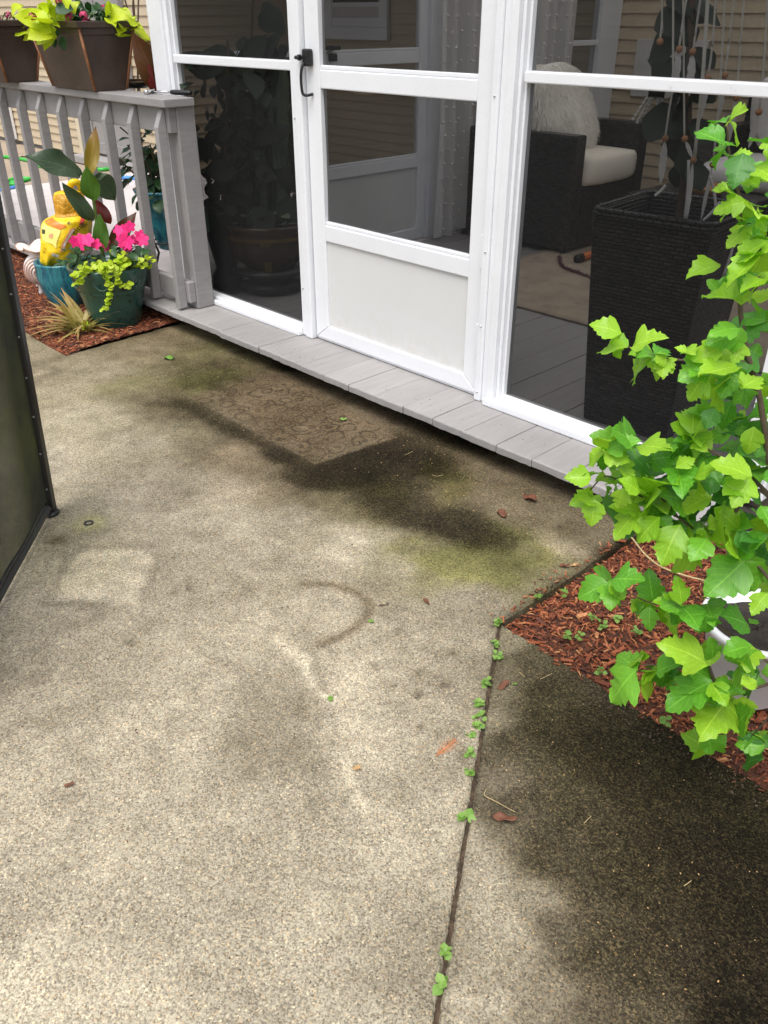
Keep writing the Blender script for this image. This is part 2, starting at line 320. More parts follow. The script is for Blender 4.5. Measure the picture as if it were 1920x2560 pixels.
# ------------------------------------------------------------------ mesh helpers
class MB:
    def __init__(s): s.v = []; s.f = []; s.uv = []
    def add(s, vs, fs, uvs=None):
        o = len(s.v); s.v += [tuple(p) for p in vs]; s.f += [tuple(i + o for i in f) for f in fs]
        s.uv += list(uvs) if uvs is not None else [(0.5, 0.5)] * len(vs)
        return s
    def box(s, x0, x1, y0, y1, z0, z1, M=None, taper=None):
        vs = [Vector((x, y, z)) for z in (z0, z1) for y in (y0, y1) for x in (x0, x1)]
        if M: vs = [M @ p for p in vs]
        return s.add(vs, [(0, 2, 3, 1), (4, 5, 7, 6), (0, 1, 5, 4), (2, 6, 7, 3), (0, 4, 6, 2), (1, 3, 7, 5)])
    def tube(s, pts, r, n=8, cap=True):
        pts = [Vector(p) for p in pts]; rs = r if isinstance(r, (list, tuple)) else [r] * len(pts)
        vs = []; fs = []; prev = None
        for i, p in enumerate(pts):
            d = (pts[min(i + 1, len(pts) - 1)] - pts[max(i - 1, 0)]).normalized()
            a = prev if prev is not None else (Vector((0, 0, 1)) if abs(d.z) < 0.9 else Vector((1, 0, 0)))
            u = (a - d * a.dot(d))
            u = u.normalized() if u.length > 1e-6 else d.orthogonal().normalized()
            w = d.cross(u); prev = u
            for k in range(n):
                th = 2 * math.pi * k / n; vs.append(p + (u * math.cos(th) + w * math.sin(th)) * rs[i])
        for i in range(len(pts) - 1):
            for k in range(n):
                a_, b_ = i * n + k, i * n + (k + 1) % n; fs.append((a_, b_, b_ + n, a_ + n))
        if cap: fs += [tuple(range(n))[::-1], tuple(range((len(pts) - 1) * n, len(pts) * n))]
        return s.add(vs, fs)
    def lathe(s, prof, c=(0, 0, 0), n=40, fn=None):
        vs = []; fs = []; c = Vector(c)
        for i, (r, z) in enumerate(prof):
            for k in range(n):
                th = 2 * math.pi * k / n
                rr, zz = (fn(r, z, th) if fn else (r, z)); vs.append(c + Vector((rr * math.cos(th), rr * math.sin(th), zz)))
        for i in range(len(prof) - 1):
            for k in range(n):
                a_, b_ = i * n + k, i * n + (k + 1) % n; fs.append((a_, b_, b_ + n, a_ + n))
        return s.add(vs, fs)
    def grid(s, fn, nu, nv):
        vs = []; uv = []; fs = []
        for j in range(nv + 1):
            for i in range(nu + 1):
                u, v = i / nu, j / nv; vs.append(fn(u, v)); uv.append((u, v))
        for j in range(nv):
            for i in range(nu):
                a_ = j * (nu + 1) + i; fs.append((a_, a_ + 1, a_ + nu + 2, a_ + nu + 1))
        return s.add(vs, fs, uv)
    def ball(s, c, r, n=8, sc=(1, 1, 1)):
        c = Vector(c); pr = [(math.sin(math.pi * i / n) * r, -math.cos(math.pi * i / n) * r) for i in range(n + 1)]
        pr[0] = (1e-5, -r); pr[-1] = (1e-5, r)
        k = MB().lathe(pr, (0, 0, 0), max(8, n)); s.add([c + Vector((p[0] * sc[0], p[1] * sc[1], p[2] * sc[2])) for p in k.v], k.f); return s
    def mesh(s, name, mat, smooth=False, solid=0):
        me = bpy.data.meshes.new(name); me.from_pydata([tuple(p) for p in s.v], [], s.f); 
        ul = me.uv_layers.new(name='UVMap'); li = np.empty(len(me.loops), np.int32); me.loops.foreach_get('vertex_index', li)
        ul.data.foreach_set('uv', np.asarray(s.uv, np.float32)[li].ravel())
        me.materials.append(MATS[mat])
        if smooth: me.polygons.foreach_set('use_smooth', [True] * len(me.polygons))
        me.update(); return me
WM = {}
def link(o, parent=None, world=None):
    COL.objects.link(o); w = world if world is not None else Matrix.Identity(4)
    if parent is not None:
        o.parent = parent; o.matrix_parent_inverse = WM[parent.name].inverted()
    o.matrix_basis = w; WM[o.name] = w
    return o
def obj(name, mb, mat, parent=None, smooth=False, bevel=0, segs=2, subsurf=0, solid=0, me=None, world=None):
    me = me if me is not None else mb.mesh(name, mat, smooth)
    o = link(bpy.data.objects.new(name, me), parent, world)
    if solid: md = o.modifiers.new('solid', 'SOLIDIFY'); md.thickness = solid; md.offset = 0
    if bevel:
        md = o.modifiers.new('bevel', 'BEVEL'); md.width = bevel; md.segments = segs; md.limit_method = 'ANGLE'; md.angle_limit = R_(35); md.harden_normals = False
    if subsurf: md = o.modifiers.new('sub', 'SUBSURF'); md.levels = md.render_levels = subsurf
    return o
def tag(o, label, cat, group=None):
    o['label'] = label; o['category'] = cat; o['kind'] = 'thing'
    if group: o['group'] = group
    return o
def thing(name, label, cat, loc=(0, 0, 0), group=None):
    o = bpy.data.objects.new(name, None); o.empty_display_size = 0.05
    link(o, None, Matrix.Translation(Vector(loc))); return tag(o, label, cat, group)
def part(name, parent, loc=(0, 0, 0), label=None):
    o = bpy.data.objects.new(name, None); o.empty_display_size = 0.05; link(o, parent, Matrix.Translation(Vector(loc)))
    if label: o['label'] = label
    return o
def struct(o): o['kind'] = 'structure'; return o
def stuff(o): o['kind'] = 'stuff'; return o
def bez(pts, n=12):
    """smooth polyline through points (Catmull-Rom)"""
    P = [Vector(p) for p in pts]; P = [P[0] * 2 - P[1]] + P + [P[-1] * 2 - P[-2]]; out = []
    for i in range(1, len(P) - 2):
        for k in range(n):
            t_ = k / n; a, b_, c_, d = P[i - 1], P[i], P[i + 1], P[i + 2]
            out.append(0.5 * ((2 * b_) + (c_ - a) * t_ + (2 * a - 5 * b_ + 4 * c_ - d) * t_ ** 2 + (3 * b_ - a - 3 * c_ + d) * t_ ** 3))
    out.append(P[-2]); return out
def jitter(mb, amp):
    for i, p in enumerate(mb.v): mb.v[i] = tuple(c + random.uniform(-amp, amp) for c in p)
    return mb

# leaf meshes: unit length along +Y, normal +Z; width profile gives the outline
def leaf_mesh(name, mat, prof, width, fold=0.15, droop=0.25, nv=None, wave=0.0, seed=0, twist=0.0):
    rr = random.Random(seed); nv = len(prof) - 1; ph = rr.uniform(0, 6.28)
    def fn(u, v):
        i = min(int(v * nv), nv - 1); f = v * nv - i
        wl = prof[i][0] * (1 - f) + prof[i + 1][0] * f; wr = prof[i][1] * (1 - f) + prof[i + 1][1] * f
        s = u * 2 - 1; w = (wl if s < 0 else wr) * width
        adv = (prof[i][2] * (1 - f) + prof[i + 1][2] * f) if len(prof[i]) > 2 else 0
        x = s * w; y = v + adv * abs(s)
        z = fold * abs(x) - droop * v * v + wave * math.sin(v * 9 + ph + s * 1.5) * abs(s)
        x += twist * v * v
        return Vector((x, y, z))
    mb = MB().grid(fn, 4, nv)
    return mb.mesh(name, mat, True)
def leaf_obj(name, me, parent, p0, p1, nrm, wscale=1.0, roll=0.0):
    p0, p1 = Vector(p0), Vector(p1); y = p1 - p0; L = y.length; y = y / L
    n = Vector(nrm); z = n - y * n.dot(y); z = z.normalized() if z.length > 1e-5 else y.orthogonal().normalized()
    x = y.cross(z)
    if roll: q = Matrix.Rotation(roll, 3, y); x = q @ x; z = q @ z
    x = x * L * wscale; yy = y * L; zz = z * L
    return link(bpy.data.objects.new(name, me), parent, Matrix(((x.x, yy.x, zz.x, p0.x), (x.y, yy.y, zz.y, p0.y), (x.z, yy.z, zz.z, p0.z), (0, 0, 0, 1))))
def P2(*a): return [(w, w, 0) for w in a]

# ================================================================== GROUND
ZD = 0.095                                              # top of the deck and step boards
o = obj('ground', MB().box(-60, 60, -60, 60, -0.30, -0.075), 'earth'); struct(o)
far = MB().grid(lambda u, v: Vector((-30 + 25.4 * u, -0.1 + 8 * v, -0.004)), 4, 4)
struct(obj('far_pavement', far, 'far_concrete'))

KR = pz(1250, 1557); KR_up = pz(1551, 1360); KR_rt = pz(1920, 1975)          # corner and edges of the right mulch bed
JB = pz(1088, 2560)                                                        # joint at the bottom of the frame
KL = pz(163, 889); KL_up = pz(457, 806); KL_lf = pz(62, 830)               # left mulch bed
def perp(d): return Vector((-d.y, d.x, 0)).normalized()
dRU = (KR_up - KR).normalized(); dRR = (KR_rt - KR).normalized(); dJ = (JB - KR).normalized()
dLU = (KL_up - KL).normalized(); dLL = (KL_lf - KL).normalized()

def axis_lines(lo, hi, flo, fhi, step):
    a = list(np.arange(flo, fhi + 1e-6, step)); s = step; x = fhi
    while x < hi: s *= 1.35; x = min(x + s, hi); a.append(x)
    s = step; x = flo
    while x > lo: s *= 1.35; x = max(x - s, lo); a.insert(0, x)
    return np.array(a)
XS = axis_lines(-4.4, 7.0, -1.45, 3.05, 0.009); YS = axis_lines(-8.0, 0.0, -2.15, -0.12, 0.009)
nx, ny = len(XS), len(YS)
gx, gy = np.meshgrid(XS, YS); co = np.stack([gx.ravel(), gy.ravel(), np.zeros(nx * ny)], 1)
ii = (np.arange(ny - 1)[:, None] * nx + np.arange(nx - 1)[None, :]).ravel()
me = bpy.data.meshes.new('patio_slab'); me.from_pydata(co.tolist(), [], np.stack([ii, ii + 1, ii + nx + 1, ii + nx], 1).tolist())
bm = bmesh.new(); bm.from_mesh(me)
JW = 0.0040
def cut(p, d, off=0.0):
    bmesh.ops.bisect_plane(bm, geom=bm.verts[:] + bm.edges[:] + bm.faces[:], dist=1e-5, plane_co=p + perp(d) * off, plane_no=perp(d))
nRU, nRR, nJ, nLU, nLL = perp(dRU), perp(dRR), perp(dJ), perp(dLU), perp(dLL)
for p, d in ((KR, dRU), (KR, dRR), (KL, dLU), (KL, dLL)): cut(p, d)
for s in (-1, 1): cut(KR, dJ, s * JW); cut(KR, dJ, s * (JW + 0.004))
inR = (KR_up + KR_rt) / 2; sRU = math.copysign(1, (inR - KR).dot(nRU)); sRR = math.copysign(1, (inR - KR).dot(nRR))
inL = (KL_up + KL_lf) / 2; sLU = math.copysign(1, (inL - KL).dot(nLU)); sLL = math.copysign(1, (inL - KL).dot(nLL))
def in_bed_r(c): return (c - KR).dot(nRU) * sRU > 0 and (c - KR).dot(nRR) * sRR > 0
def in_bed_l(c): return (c - KL).dot(nLU) * sLU > 0 and (c - KL).dot(nLL) * sLL > 0
dead = []
for f in bm.faces:
    c = f.calc_center_median()
    if in_bed_r(c) or in_bed_l(c): dead.append(f)
    elif abs((c - KR).dot(nJ)) < JW and (c - KR).dot(dJ) > -0.005: dead.append(f)
bmesh.ops.delete(bm, geom=dead, context='FACES')
be = [e for e in bm.edges if e.is_boundary]
for v in {v for e in be for v in e.verts}: v.co.z -= 0.004; v.co.x += random.uniform(-.0012, .0012); v.co.y += random.uniform(-.0012, .0012)
r = bmesh.ops.extrude_edge_only(bm, edges=be)
for v in [g_ for g_ in r['geom'] if isinstance(g_, bmesh.types.BMVert)]: v.co.z = -0.075
bmesh.ops.recalc_face_normals(bm, faces=bm.faces)
bm.to_mesh(me); bm.free()
# ---- wear, grime and a little shade offset of the slab, in slab coordinates
def vnoise(x, y, s, seed):
    r_ = np.random.default_rng(seed); T = r_.random((256, 256)); X = x * s; Y = y * s
    xi = np.floor(X).astype(int); yi = np.floor(Y).astype(int); fx = X - xi; fy = Y - yi
    fx = fx * fx * (3 - 2 * fx); fy = fy * fy * (3 - 2 * fy); g_ = lambda a, b: T[a % 256, b % 256]
    return (g_(xi, yi) * (1 - fx) + g_(xi + 1, yi) * fx) * (1 - fy) + (g_(xi, yi + 1) * (1 - fx) + g_(xi + 1, yi + 1) * fx) * fy
def fbm(x, y, s, seed, o=4): return sum(vnoise(x, y, s * 2 ** k, seed + k) * 0.5 ** k for k in range(o)) / sum(0.5 ** k for k in range(o)) - 0.5
K = 1.15733
# (x, y in a 1659 px wide view of the photograph, brightness 0-255, moss, rust-brown)
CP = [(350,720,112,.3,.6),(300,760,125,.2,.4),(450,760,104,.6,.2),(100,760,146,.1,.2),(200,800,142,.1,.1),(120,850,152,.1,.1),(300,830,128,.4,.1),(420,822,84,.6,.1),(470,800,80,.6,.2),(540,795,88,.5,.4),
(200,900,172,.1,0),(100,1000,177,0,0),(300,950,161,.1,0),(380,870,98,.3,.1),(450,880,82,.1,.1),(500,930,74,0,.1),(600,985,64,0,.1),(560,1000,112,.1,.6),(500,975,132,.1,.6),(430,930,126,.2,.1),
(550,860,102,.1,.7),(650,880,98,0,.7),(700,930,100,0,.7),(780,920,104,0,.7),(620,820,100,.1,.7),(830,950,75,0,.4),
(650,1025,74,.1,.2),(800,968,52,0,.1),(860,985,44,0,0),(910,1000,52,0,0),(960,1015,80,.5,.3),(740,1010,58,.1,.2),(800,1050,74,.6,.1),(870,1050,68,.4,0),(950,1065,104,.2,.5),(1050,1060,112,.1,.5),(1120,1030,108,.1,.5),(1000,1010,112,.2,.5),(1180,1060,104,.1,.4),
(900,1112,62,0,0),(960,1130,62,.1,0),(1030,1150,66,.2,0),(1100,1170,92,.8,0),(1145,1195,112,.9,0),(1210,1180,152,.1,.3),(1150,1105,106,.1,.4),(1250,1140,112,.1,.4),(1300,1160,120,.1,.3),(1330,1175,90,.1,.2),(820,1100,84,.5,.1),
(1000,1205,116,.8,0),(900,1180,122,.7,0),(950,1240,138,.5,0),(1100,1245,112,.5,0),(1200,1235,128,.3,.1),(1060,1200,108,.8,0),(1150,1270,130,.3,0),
(760,1155,176,0,0),(820,1140,150,.2,0),(700,1085,118,.3,.2),(760,1080,92,.5,.1),(600,1060,128,.1,.4),(500,1060,169,0,.2),(400,1050,172,0,0),(300,1080,175,0,0),(200,1110,167,.1,0),(150,1165,167,.2,0),(150,1240,178,.1,0),(350,1240,175,0,0),(200,1330,178,0,0),(70,1250,178,.1,0),  # left samples here and nearby lightened to offset shade by the mesh panel
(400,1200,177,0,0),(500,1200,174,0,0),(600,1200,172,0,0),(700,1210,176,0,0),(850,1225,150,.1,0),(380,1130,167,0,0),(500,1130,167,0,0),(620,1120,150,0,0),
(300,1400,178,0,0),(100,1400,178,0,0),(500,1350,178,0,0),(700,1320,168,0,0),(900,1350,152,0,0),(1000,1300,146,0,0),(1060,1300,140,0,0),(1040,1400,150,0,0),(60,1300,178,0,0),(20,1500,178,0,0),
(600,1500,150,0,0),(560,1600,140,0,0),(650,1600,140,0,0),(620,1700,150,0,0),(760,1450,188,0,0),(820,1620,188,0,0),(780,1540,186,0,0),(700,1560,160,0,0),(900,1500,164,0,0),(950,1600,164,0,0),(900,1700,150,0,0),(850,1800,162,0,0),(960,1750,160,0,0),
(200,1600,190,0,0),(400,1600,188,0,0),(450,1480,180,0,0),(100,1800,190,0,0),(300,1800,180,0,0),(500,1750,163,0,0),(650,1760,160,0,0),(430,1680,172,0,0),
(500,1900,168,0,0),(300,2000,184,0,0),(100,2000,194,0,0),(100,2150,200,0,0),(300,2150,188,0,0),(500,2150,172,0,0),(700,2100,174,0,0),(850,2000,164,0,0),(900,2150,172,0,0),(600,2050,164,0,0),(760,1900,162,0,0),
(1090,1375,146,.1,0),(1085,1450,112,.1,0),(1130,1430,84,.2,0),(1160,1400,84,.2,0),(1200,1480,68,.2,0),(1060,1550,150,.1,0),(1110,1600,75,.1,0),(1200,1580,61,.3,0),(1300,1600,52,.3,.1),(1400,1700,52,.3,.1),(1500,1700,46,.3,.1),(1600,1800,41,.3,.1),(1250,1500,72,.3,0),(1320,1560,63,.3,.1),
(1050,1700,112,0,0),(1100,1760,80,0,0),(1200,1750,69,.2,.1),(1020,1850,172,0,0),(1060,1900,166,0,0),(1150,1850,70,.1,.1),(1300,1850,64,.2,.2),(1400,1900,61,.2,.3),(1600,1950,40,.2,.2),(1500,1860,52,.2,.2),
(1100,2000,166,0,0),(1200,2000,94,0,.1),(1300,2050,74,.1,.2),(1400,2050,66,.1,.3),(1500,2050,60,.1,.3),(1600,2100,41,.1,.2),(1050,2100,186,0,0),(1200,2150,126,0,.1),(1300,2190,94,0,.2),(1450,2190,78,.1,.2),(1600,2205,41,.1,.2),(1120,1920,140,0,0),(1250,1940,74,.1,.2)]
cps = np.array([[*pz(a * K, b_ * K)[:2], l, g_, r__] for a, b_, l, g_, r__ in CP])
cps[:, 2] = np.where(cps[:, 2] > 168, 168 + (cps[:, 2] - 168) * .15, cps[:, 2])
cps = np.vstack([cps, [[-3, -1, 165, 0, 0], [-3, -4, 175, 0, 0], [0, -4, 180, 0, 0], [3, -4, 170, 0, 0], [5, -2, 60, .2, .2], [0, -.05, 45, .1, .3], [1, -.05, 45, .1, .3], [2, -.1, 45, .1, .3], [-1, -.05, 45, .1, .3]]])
def poly_mask(x, y, pts, soft):
    """1 inside a convex polygon given in slab coordinates, soft edge"""
    P = [pz(a * K, b_ * K) for a, b_ in pts]; cx = sum(p.x for p in P) / len(P); cy = sum(p.y for p in P) / len(P); m_ = np.full(x.shape, 9.0)
    for i in range(len(P)):
        a, b_ = P[i], P[(i + 1) % len(P)]; nx_, ny_ = -(b_.y - a.y), b_.x - a.x; l_ = math.hypot(nx_, ny_)
        s_ = ((x - a.x) * nx_ + (y - a.y) * ny_) / l_; c_ = ((cx - a.x) * nx_ + (cy - a.y) * ny_) / l_
        m_ = np.minimum(m_, s_ * math.copysign(1, c_))
    return np.clip(m_ / soft * 0.5 + 0.5, 0, 1)
def stroke(x, y, pts, width):
    P = [pz(a * K, b_ * K) for a, b_ in pts]; d = np.full(x.shape, 9.0)
    for a, b_ in zip(P[:-1], P[1:]):
        ex, ey = b_.x - a.x, b_.y - a.y; t_ = np.clip(((x - a.x) * ex + (y - a.y) * ey) / (ex * ex + ey * ey), 0, 1)
        d = np.minimum(d, np.hypot(x - a.x - t_ * ex, y - a.y - t_ * ey))
    return np.exp(-(d / width) ** 2)
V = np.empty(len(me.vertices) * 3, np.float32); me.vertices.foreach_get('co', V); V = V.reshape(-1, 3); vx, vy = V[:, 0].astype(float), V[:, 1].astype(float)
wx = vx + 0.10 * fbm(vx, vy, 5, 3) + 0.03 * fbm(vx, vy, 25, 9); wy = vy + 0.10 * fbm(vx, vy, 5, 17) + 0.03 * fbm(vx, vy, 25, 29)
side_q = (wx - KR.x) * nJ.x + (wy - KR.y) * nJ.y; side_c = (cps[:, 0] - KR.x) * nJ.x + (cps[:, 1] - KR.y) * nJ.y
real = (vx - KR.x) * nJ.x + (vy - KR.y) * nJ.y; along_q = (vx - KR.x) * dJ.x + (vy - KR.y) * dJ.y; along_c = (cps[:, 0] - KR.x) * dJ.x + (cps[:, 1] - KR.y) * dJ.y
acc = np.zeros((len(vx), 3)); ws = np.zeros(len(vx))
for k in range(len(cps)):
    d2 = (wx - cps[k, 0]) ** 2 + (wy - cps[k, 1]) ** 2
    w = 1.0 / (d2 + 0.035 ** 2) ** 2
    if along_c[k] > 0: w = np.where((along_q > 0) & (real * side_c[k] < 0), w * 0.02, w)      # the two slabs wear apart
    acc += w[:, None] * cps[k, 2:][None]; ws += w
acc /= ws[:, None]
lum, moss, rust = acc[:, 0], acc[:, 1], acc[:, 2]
sq = poly_mask(vx + .008 * fbm(vx, vy, 30, 5), vy, [(160, 1190), (335, 1186), (292, 1302), (106, 1296)], 0.016); lum = lum + sq * (198 - lum) * 0.95
sq = poly_mask(vx, vy, [(690, 1135), (850, 1125), (850, 1215), (700, 1225)], 0.03); lum = lum + sq * 16
tri = poly_mask(vx + .02 * fbm(vx, vy, 20, 6), vy, [(595, 1395), (700, 1510), (690, 1650), (495, 1665), (520, 1500)], 0.05); lum = lum - tri * 8
pat = poly_mask(wx, wy, [(745, 1390), (850, 1440), (885, 1560), (825, 1660), (735, 1610), (695, 1500)], 0.04); lum = lum + 15 * pat
pat = poly_mask(wx, wy, [(-200, 1985), (330, 2060), (385, 2300), (-200, 2300)], 0.03); lum = lum + 12 * pat
lum = lum + 40 * stroke(wx, wy, [(598, 1378), (640, 1420), (725, 1505)], 0.013) + 34 * stroke(wx, wy, [(740, 1650), (795, 1730)], 0.012) + 14 * stroke(wx, wy, [(215, 1820), (215, 1900)], 0.02)
arc = stroke(vx + .012 * fbm(vx, vy, 30, 8), vy, [(655, 1262), (715, 1262), (765, 1278), (795, 1300), (797, 1325), (770, 1355), (735, 1375), (690, 1392)], 0.014); lum = lum - 48 * arc; rust = rust + arc * .4
lum = lum - 26 * stroke(wx, wy, [(660, 1410), (720, 1490)], 0.010)
lum = lum - 30 * stroke(wx, wy, [(165, 1178), (120, 1240), (85, 1310), (200, 1312)], 0.016) - 16 * stroke(wx, wy, [(345, 1190), (302, 1300)], 0.012) - 14 * stroke(wx, wy, [(165, 1178), (250, 1172), (340, 1176)], 0.014)
for a, b_, r__ in ((278, 1380, .014), (362, 1288, .010), (405, 1278, .010), (900, 1452, .012), (790, 1442, .010), (880, 1362, .008), (925, 1500, .012), (930, 1562, .012), (855, 1478, .007), (960, 1420, .008), (90, 1440, .006), (1020, 1640, .02), (975, 1480, .010), (110, 1165, .02)):
    p = pz(a * K, b_ * K); lum = lum - 50 * np.exp(-((wx - p.x) ** 2 + (wy - p.y) ** 2) / r__ ** 2)
p = pz(222, 1308); ring_d = np.hypot(vx - p.x, vy - p.y); moss = moss + .5 * np.exp(-((ring_d - .03) / .02) ** 2); lum = lum + 8 * np.exp(-((ring_d - .03) / .02) ** 2)
# broad damp stain right of the mat, running towards the mulch corner, with green fringes
def pull(target, pts, width, k):
    global lum
    m_ = np.clip(stroke(wx, wy, pts, width) * 1.25, 0, 1) * k; lum = lum + (np.minimum(lum, target) - lum) * m_
pull(50, [(690, 1030), (770, 1025), (860, 1000), (940, 1012)], .085, .95); pull(58, [(800, 1060), (860, 1095), (930, 1120), (1010, 1140), (1060, 1160)], .075, .9)
pull(84, [(430, 800), (520, 800), (560, 790)], .06, .8); pull(88, [(380, 870), (440, 880), (500, 930)], .06, .7); pull(96, [(960, 1060), (1060, 1040), (1160, 1070), (1260, 1130)], .06, .6)
for pts, w__ in (([(780, 1050), (850, 1060)], .05), ([(955, 1015), (985, 1050), (960, 1080)], .05), ([(1060, 1190), (1110, 1175), (1150, 1195)], .06), ([(900, 1190), (980, 1215), (1060, 1235)], .06), ([(420, 830), (480, 810)], .06)):
    moss = np.clip(moss + .9 * stroke(wx, wy, pts, w__), 0, 1.1)
# door-mat print with a dark rim on its lower sides
MATP = [(408, 858), (682, 1003), (857, 944), (600, 802)]
mp = poly_mask(vx, vy, MATP, 0.006); mo = poly_mask(vx, vy, [(360, 858), (650, 1022), (730, 1010), (890, 948), (600, 790)], 0.10)
mdark = poly_mask(wx, wy, [(683, 1005), (862, 944), (975, 995), (800, 1045)], 0.05) * (1 - mp)
rim = stroke(wx, wy, [(395, 868), (530, 940), (680, 1016)], 0.045) * (1 - mp)
lum = lum + (np.minimum(lum, 46) - lum) * np.clip(rim * 0.62 + mdark * 0.95, 0, 1)
lum = np.where(mp > 0, lum + mp * (np.maximum(lum, 98) - lum), lum); rust = np.clip(rust + 0.5 * mp, 0, 1)
mp_in = mp * np.clip(.75 + 1.1 * fbm(vx, vy, 6, 41), 0.15, 1)
# dark, mossy band along open slab edges and the joint
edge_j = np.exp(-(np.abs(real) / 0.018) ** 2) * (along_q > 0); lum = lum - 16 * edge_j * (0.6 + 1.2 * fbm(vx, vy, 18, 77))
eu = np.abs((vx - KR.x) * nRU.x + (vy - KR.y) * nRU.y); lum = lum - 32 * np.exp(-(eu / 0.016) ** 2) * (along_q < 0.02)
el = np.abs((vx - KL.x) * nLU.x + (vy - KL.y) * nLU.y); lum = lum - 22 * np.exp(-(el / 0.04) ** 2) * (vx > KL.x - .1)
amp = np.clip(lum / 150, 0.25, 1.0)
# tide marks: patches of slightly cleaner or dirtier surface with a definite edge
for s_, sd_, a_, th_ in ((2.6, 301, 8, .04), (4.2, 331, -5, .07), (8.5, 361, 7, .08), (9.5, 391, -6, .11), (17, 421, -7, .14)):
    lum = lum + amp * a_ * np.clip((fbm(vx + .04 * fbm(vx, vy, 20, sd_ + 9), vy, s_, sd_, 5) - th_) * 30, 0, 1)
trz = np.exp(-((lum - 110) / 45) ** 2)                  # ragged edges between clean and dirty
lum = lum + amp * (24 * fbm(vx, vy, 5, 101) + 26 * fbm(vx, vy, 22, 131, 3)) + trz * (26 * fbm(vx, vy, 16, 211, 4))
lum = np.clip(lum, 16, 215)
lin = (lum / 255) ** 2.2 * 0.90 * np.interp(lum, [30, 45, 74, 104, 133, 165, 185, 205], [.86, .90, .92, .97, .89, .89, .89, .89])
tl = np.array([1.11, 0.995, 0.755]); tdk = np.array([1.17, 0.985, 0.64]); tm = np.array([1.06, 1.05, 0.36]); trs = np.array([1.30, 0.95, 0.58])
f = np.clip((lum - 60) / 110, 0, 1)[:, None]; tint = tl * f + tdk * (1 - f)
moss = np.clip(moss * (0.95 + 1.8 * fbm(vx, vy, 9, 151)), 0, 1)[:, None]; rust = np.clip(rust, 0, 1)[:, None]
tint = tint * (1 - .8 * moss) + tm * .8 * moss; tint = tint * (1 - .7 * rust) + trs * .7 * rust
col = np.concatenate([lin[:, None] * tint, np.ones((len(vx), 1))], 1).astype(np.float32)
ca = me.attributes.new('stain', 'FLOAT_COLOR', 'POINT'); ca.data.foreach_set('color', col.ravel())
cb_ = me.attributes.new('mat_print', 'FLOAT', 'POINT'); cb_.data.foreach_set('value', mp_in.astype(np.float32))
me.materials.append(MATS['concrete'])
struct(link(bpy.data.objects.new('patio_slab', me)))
# soil in the joint between the slabs
jm = MB(); pj = bez([KR + dJ * (-0.004 + s_) for s_ in np.linspace(0, (JB - KR).length + 1.0, 5)], 40)
def jf(u, v): i = min(int(v * (len(pj) - 1)), len(pj) - 1); return pj[i] + nJ * (u - .5) * 0.013 + Vector((0, 0, -0.006 + random.uniform(-.005, .004)))
struct(obj('joint_soil', jm.grid(jf, 3, len(pj) - 1), 'joint_dirt', None, True))

# ---- mulch beds: dark base sheet plus chips
def bed_sheet(name, fn, label_z):
    mb = MB().grid(fn, 60, 40); struct(obj(name, mb, 'mulch_base', None, True))
zR = -0.028
def bedR(u, v):
    p = KR + dRU * (v * 1.05) + dRR * (u * 2.6); return Vector((p.x, p.y, zR + 0.012 * math.sin(p.x * 9) * math.sin(p.y * 11) + random.uniform(-.004, .004) + 0.02 * min(u * 4, 1) * min(v * 3, 1)))
def bedL(u, v):
    p = KL + dLU * (v * 0.62) + dLL * (u * 3.3); return Vector((p.x, p.y, -0.006 + 0.01 * math.sin(p.x * 7) + random.uniform(-.003, .003) + .012 * min(v * 5, 1)))
bed_sheet('mulch_bed_right', bedR, 0); bed_sheet('mulch_bed_left', bedL, 0)
def chips(name, fn, n, umax, vmax, smin, smax, z0, parent=None):
    vs = []; fs = []; tone = []
    for i in range(n):
        u, v = random.random() ** 1.1 * umax, random.random() * vmax
        p = fn(u, v); p.z += z0 + random.uniform(0, 0.008)
        L = random.uniform(smin, smax) * (1.8 if random.random() < .08 else 1); w_ = L * random.uniform(.10, .34); h = L * random.uniform(.05, .18)
        M = Matrix.Translation(p) @ Euler((random.gauss(0, .3), random.gauss(0, .3), random.uniform(0, 6.28))).to_matrix().to_4x4()
        o_ = len(vs); t_ = min(1, max(0, random.gauss(.48, .29)))
        for (a, b_, c_) in ((-.5, -.3, 0), (.5, -.5, 0), (.42, .5, 0), (-.46, .4, 0), (-.4, -.3, 1), (.45, -.35, 1), (.36, .35, 1), (-.42, .3, 1)):
            vs.append(tuple(M @ Vector((a * L, b_ * w_, c_ * h)))); tone.append(t_)
        fs += [tuple(o_ + k for k in q) for q in ((4, 5, 6, 7), (0, 1, 5, 4), (1, 2, 6, 5), (2, 3, 7, 6), (3, 0, 4, 7))]
    me_ = bpy.data.meshes.new(name); me_.from_pydata(vs, [], fs); a_ = me_.attributes.new('tone', 'FLOAT', 'POINT'); a_.data.foreach_set('value', tone)
    me_.materials.append(MATS['mulch_chips']); o_ = link(bpy.data.objects.new(name, me_)); o_['label'] = 'reddish brown shredded wood mulch chips covering the bed'; o_['category'] = 'mulch'
    return stuff(o_)
o = chips('mulch_chips', bedR, 21000, .56, 1.0, .007, .024, .0); o['label'] = 'reddish brown shredded mulch in the bed under the leafy shrub at right'
def spill(u, v):
    if random.random() < .55: p = KR + dRU * (random.random() * .62) - nRU * sRU * abs(random.gauss(0, .018))
    else: p = KR + dRR * (random.random() * 1.1) - nRR * sRR * abs(random.gauss(0, .016))
    return Vector((p.x, p.y, .0005))
o = chips('mulch_chips', spill, 170, 1, 1, .005, .018, .0); o['label'] = 'stray mulch shreds spilled on the concrete edge of the right bed'
o = chips('mulch_chips', bedL, 11000, .62, 1.0, .008, .026, .0); o['label'] = 'reddish brown shredded mulch in the bed around the glazed pots at left'

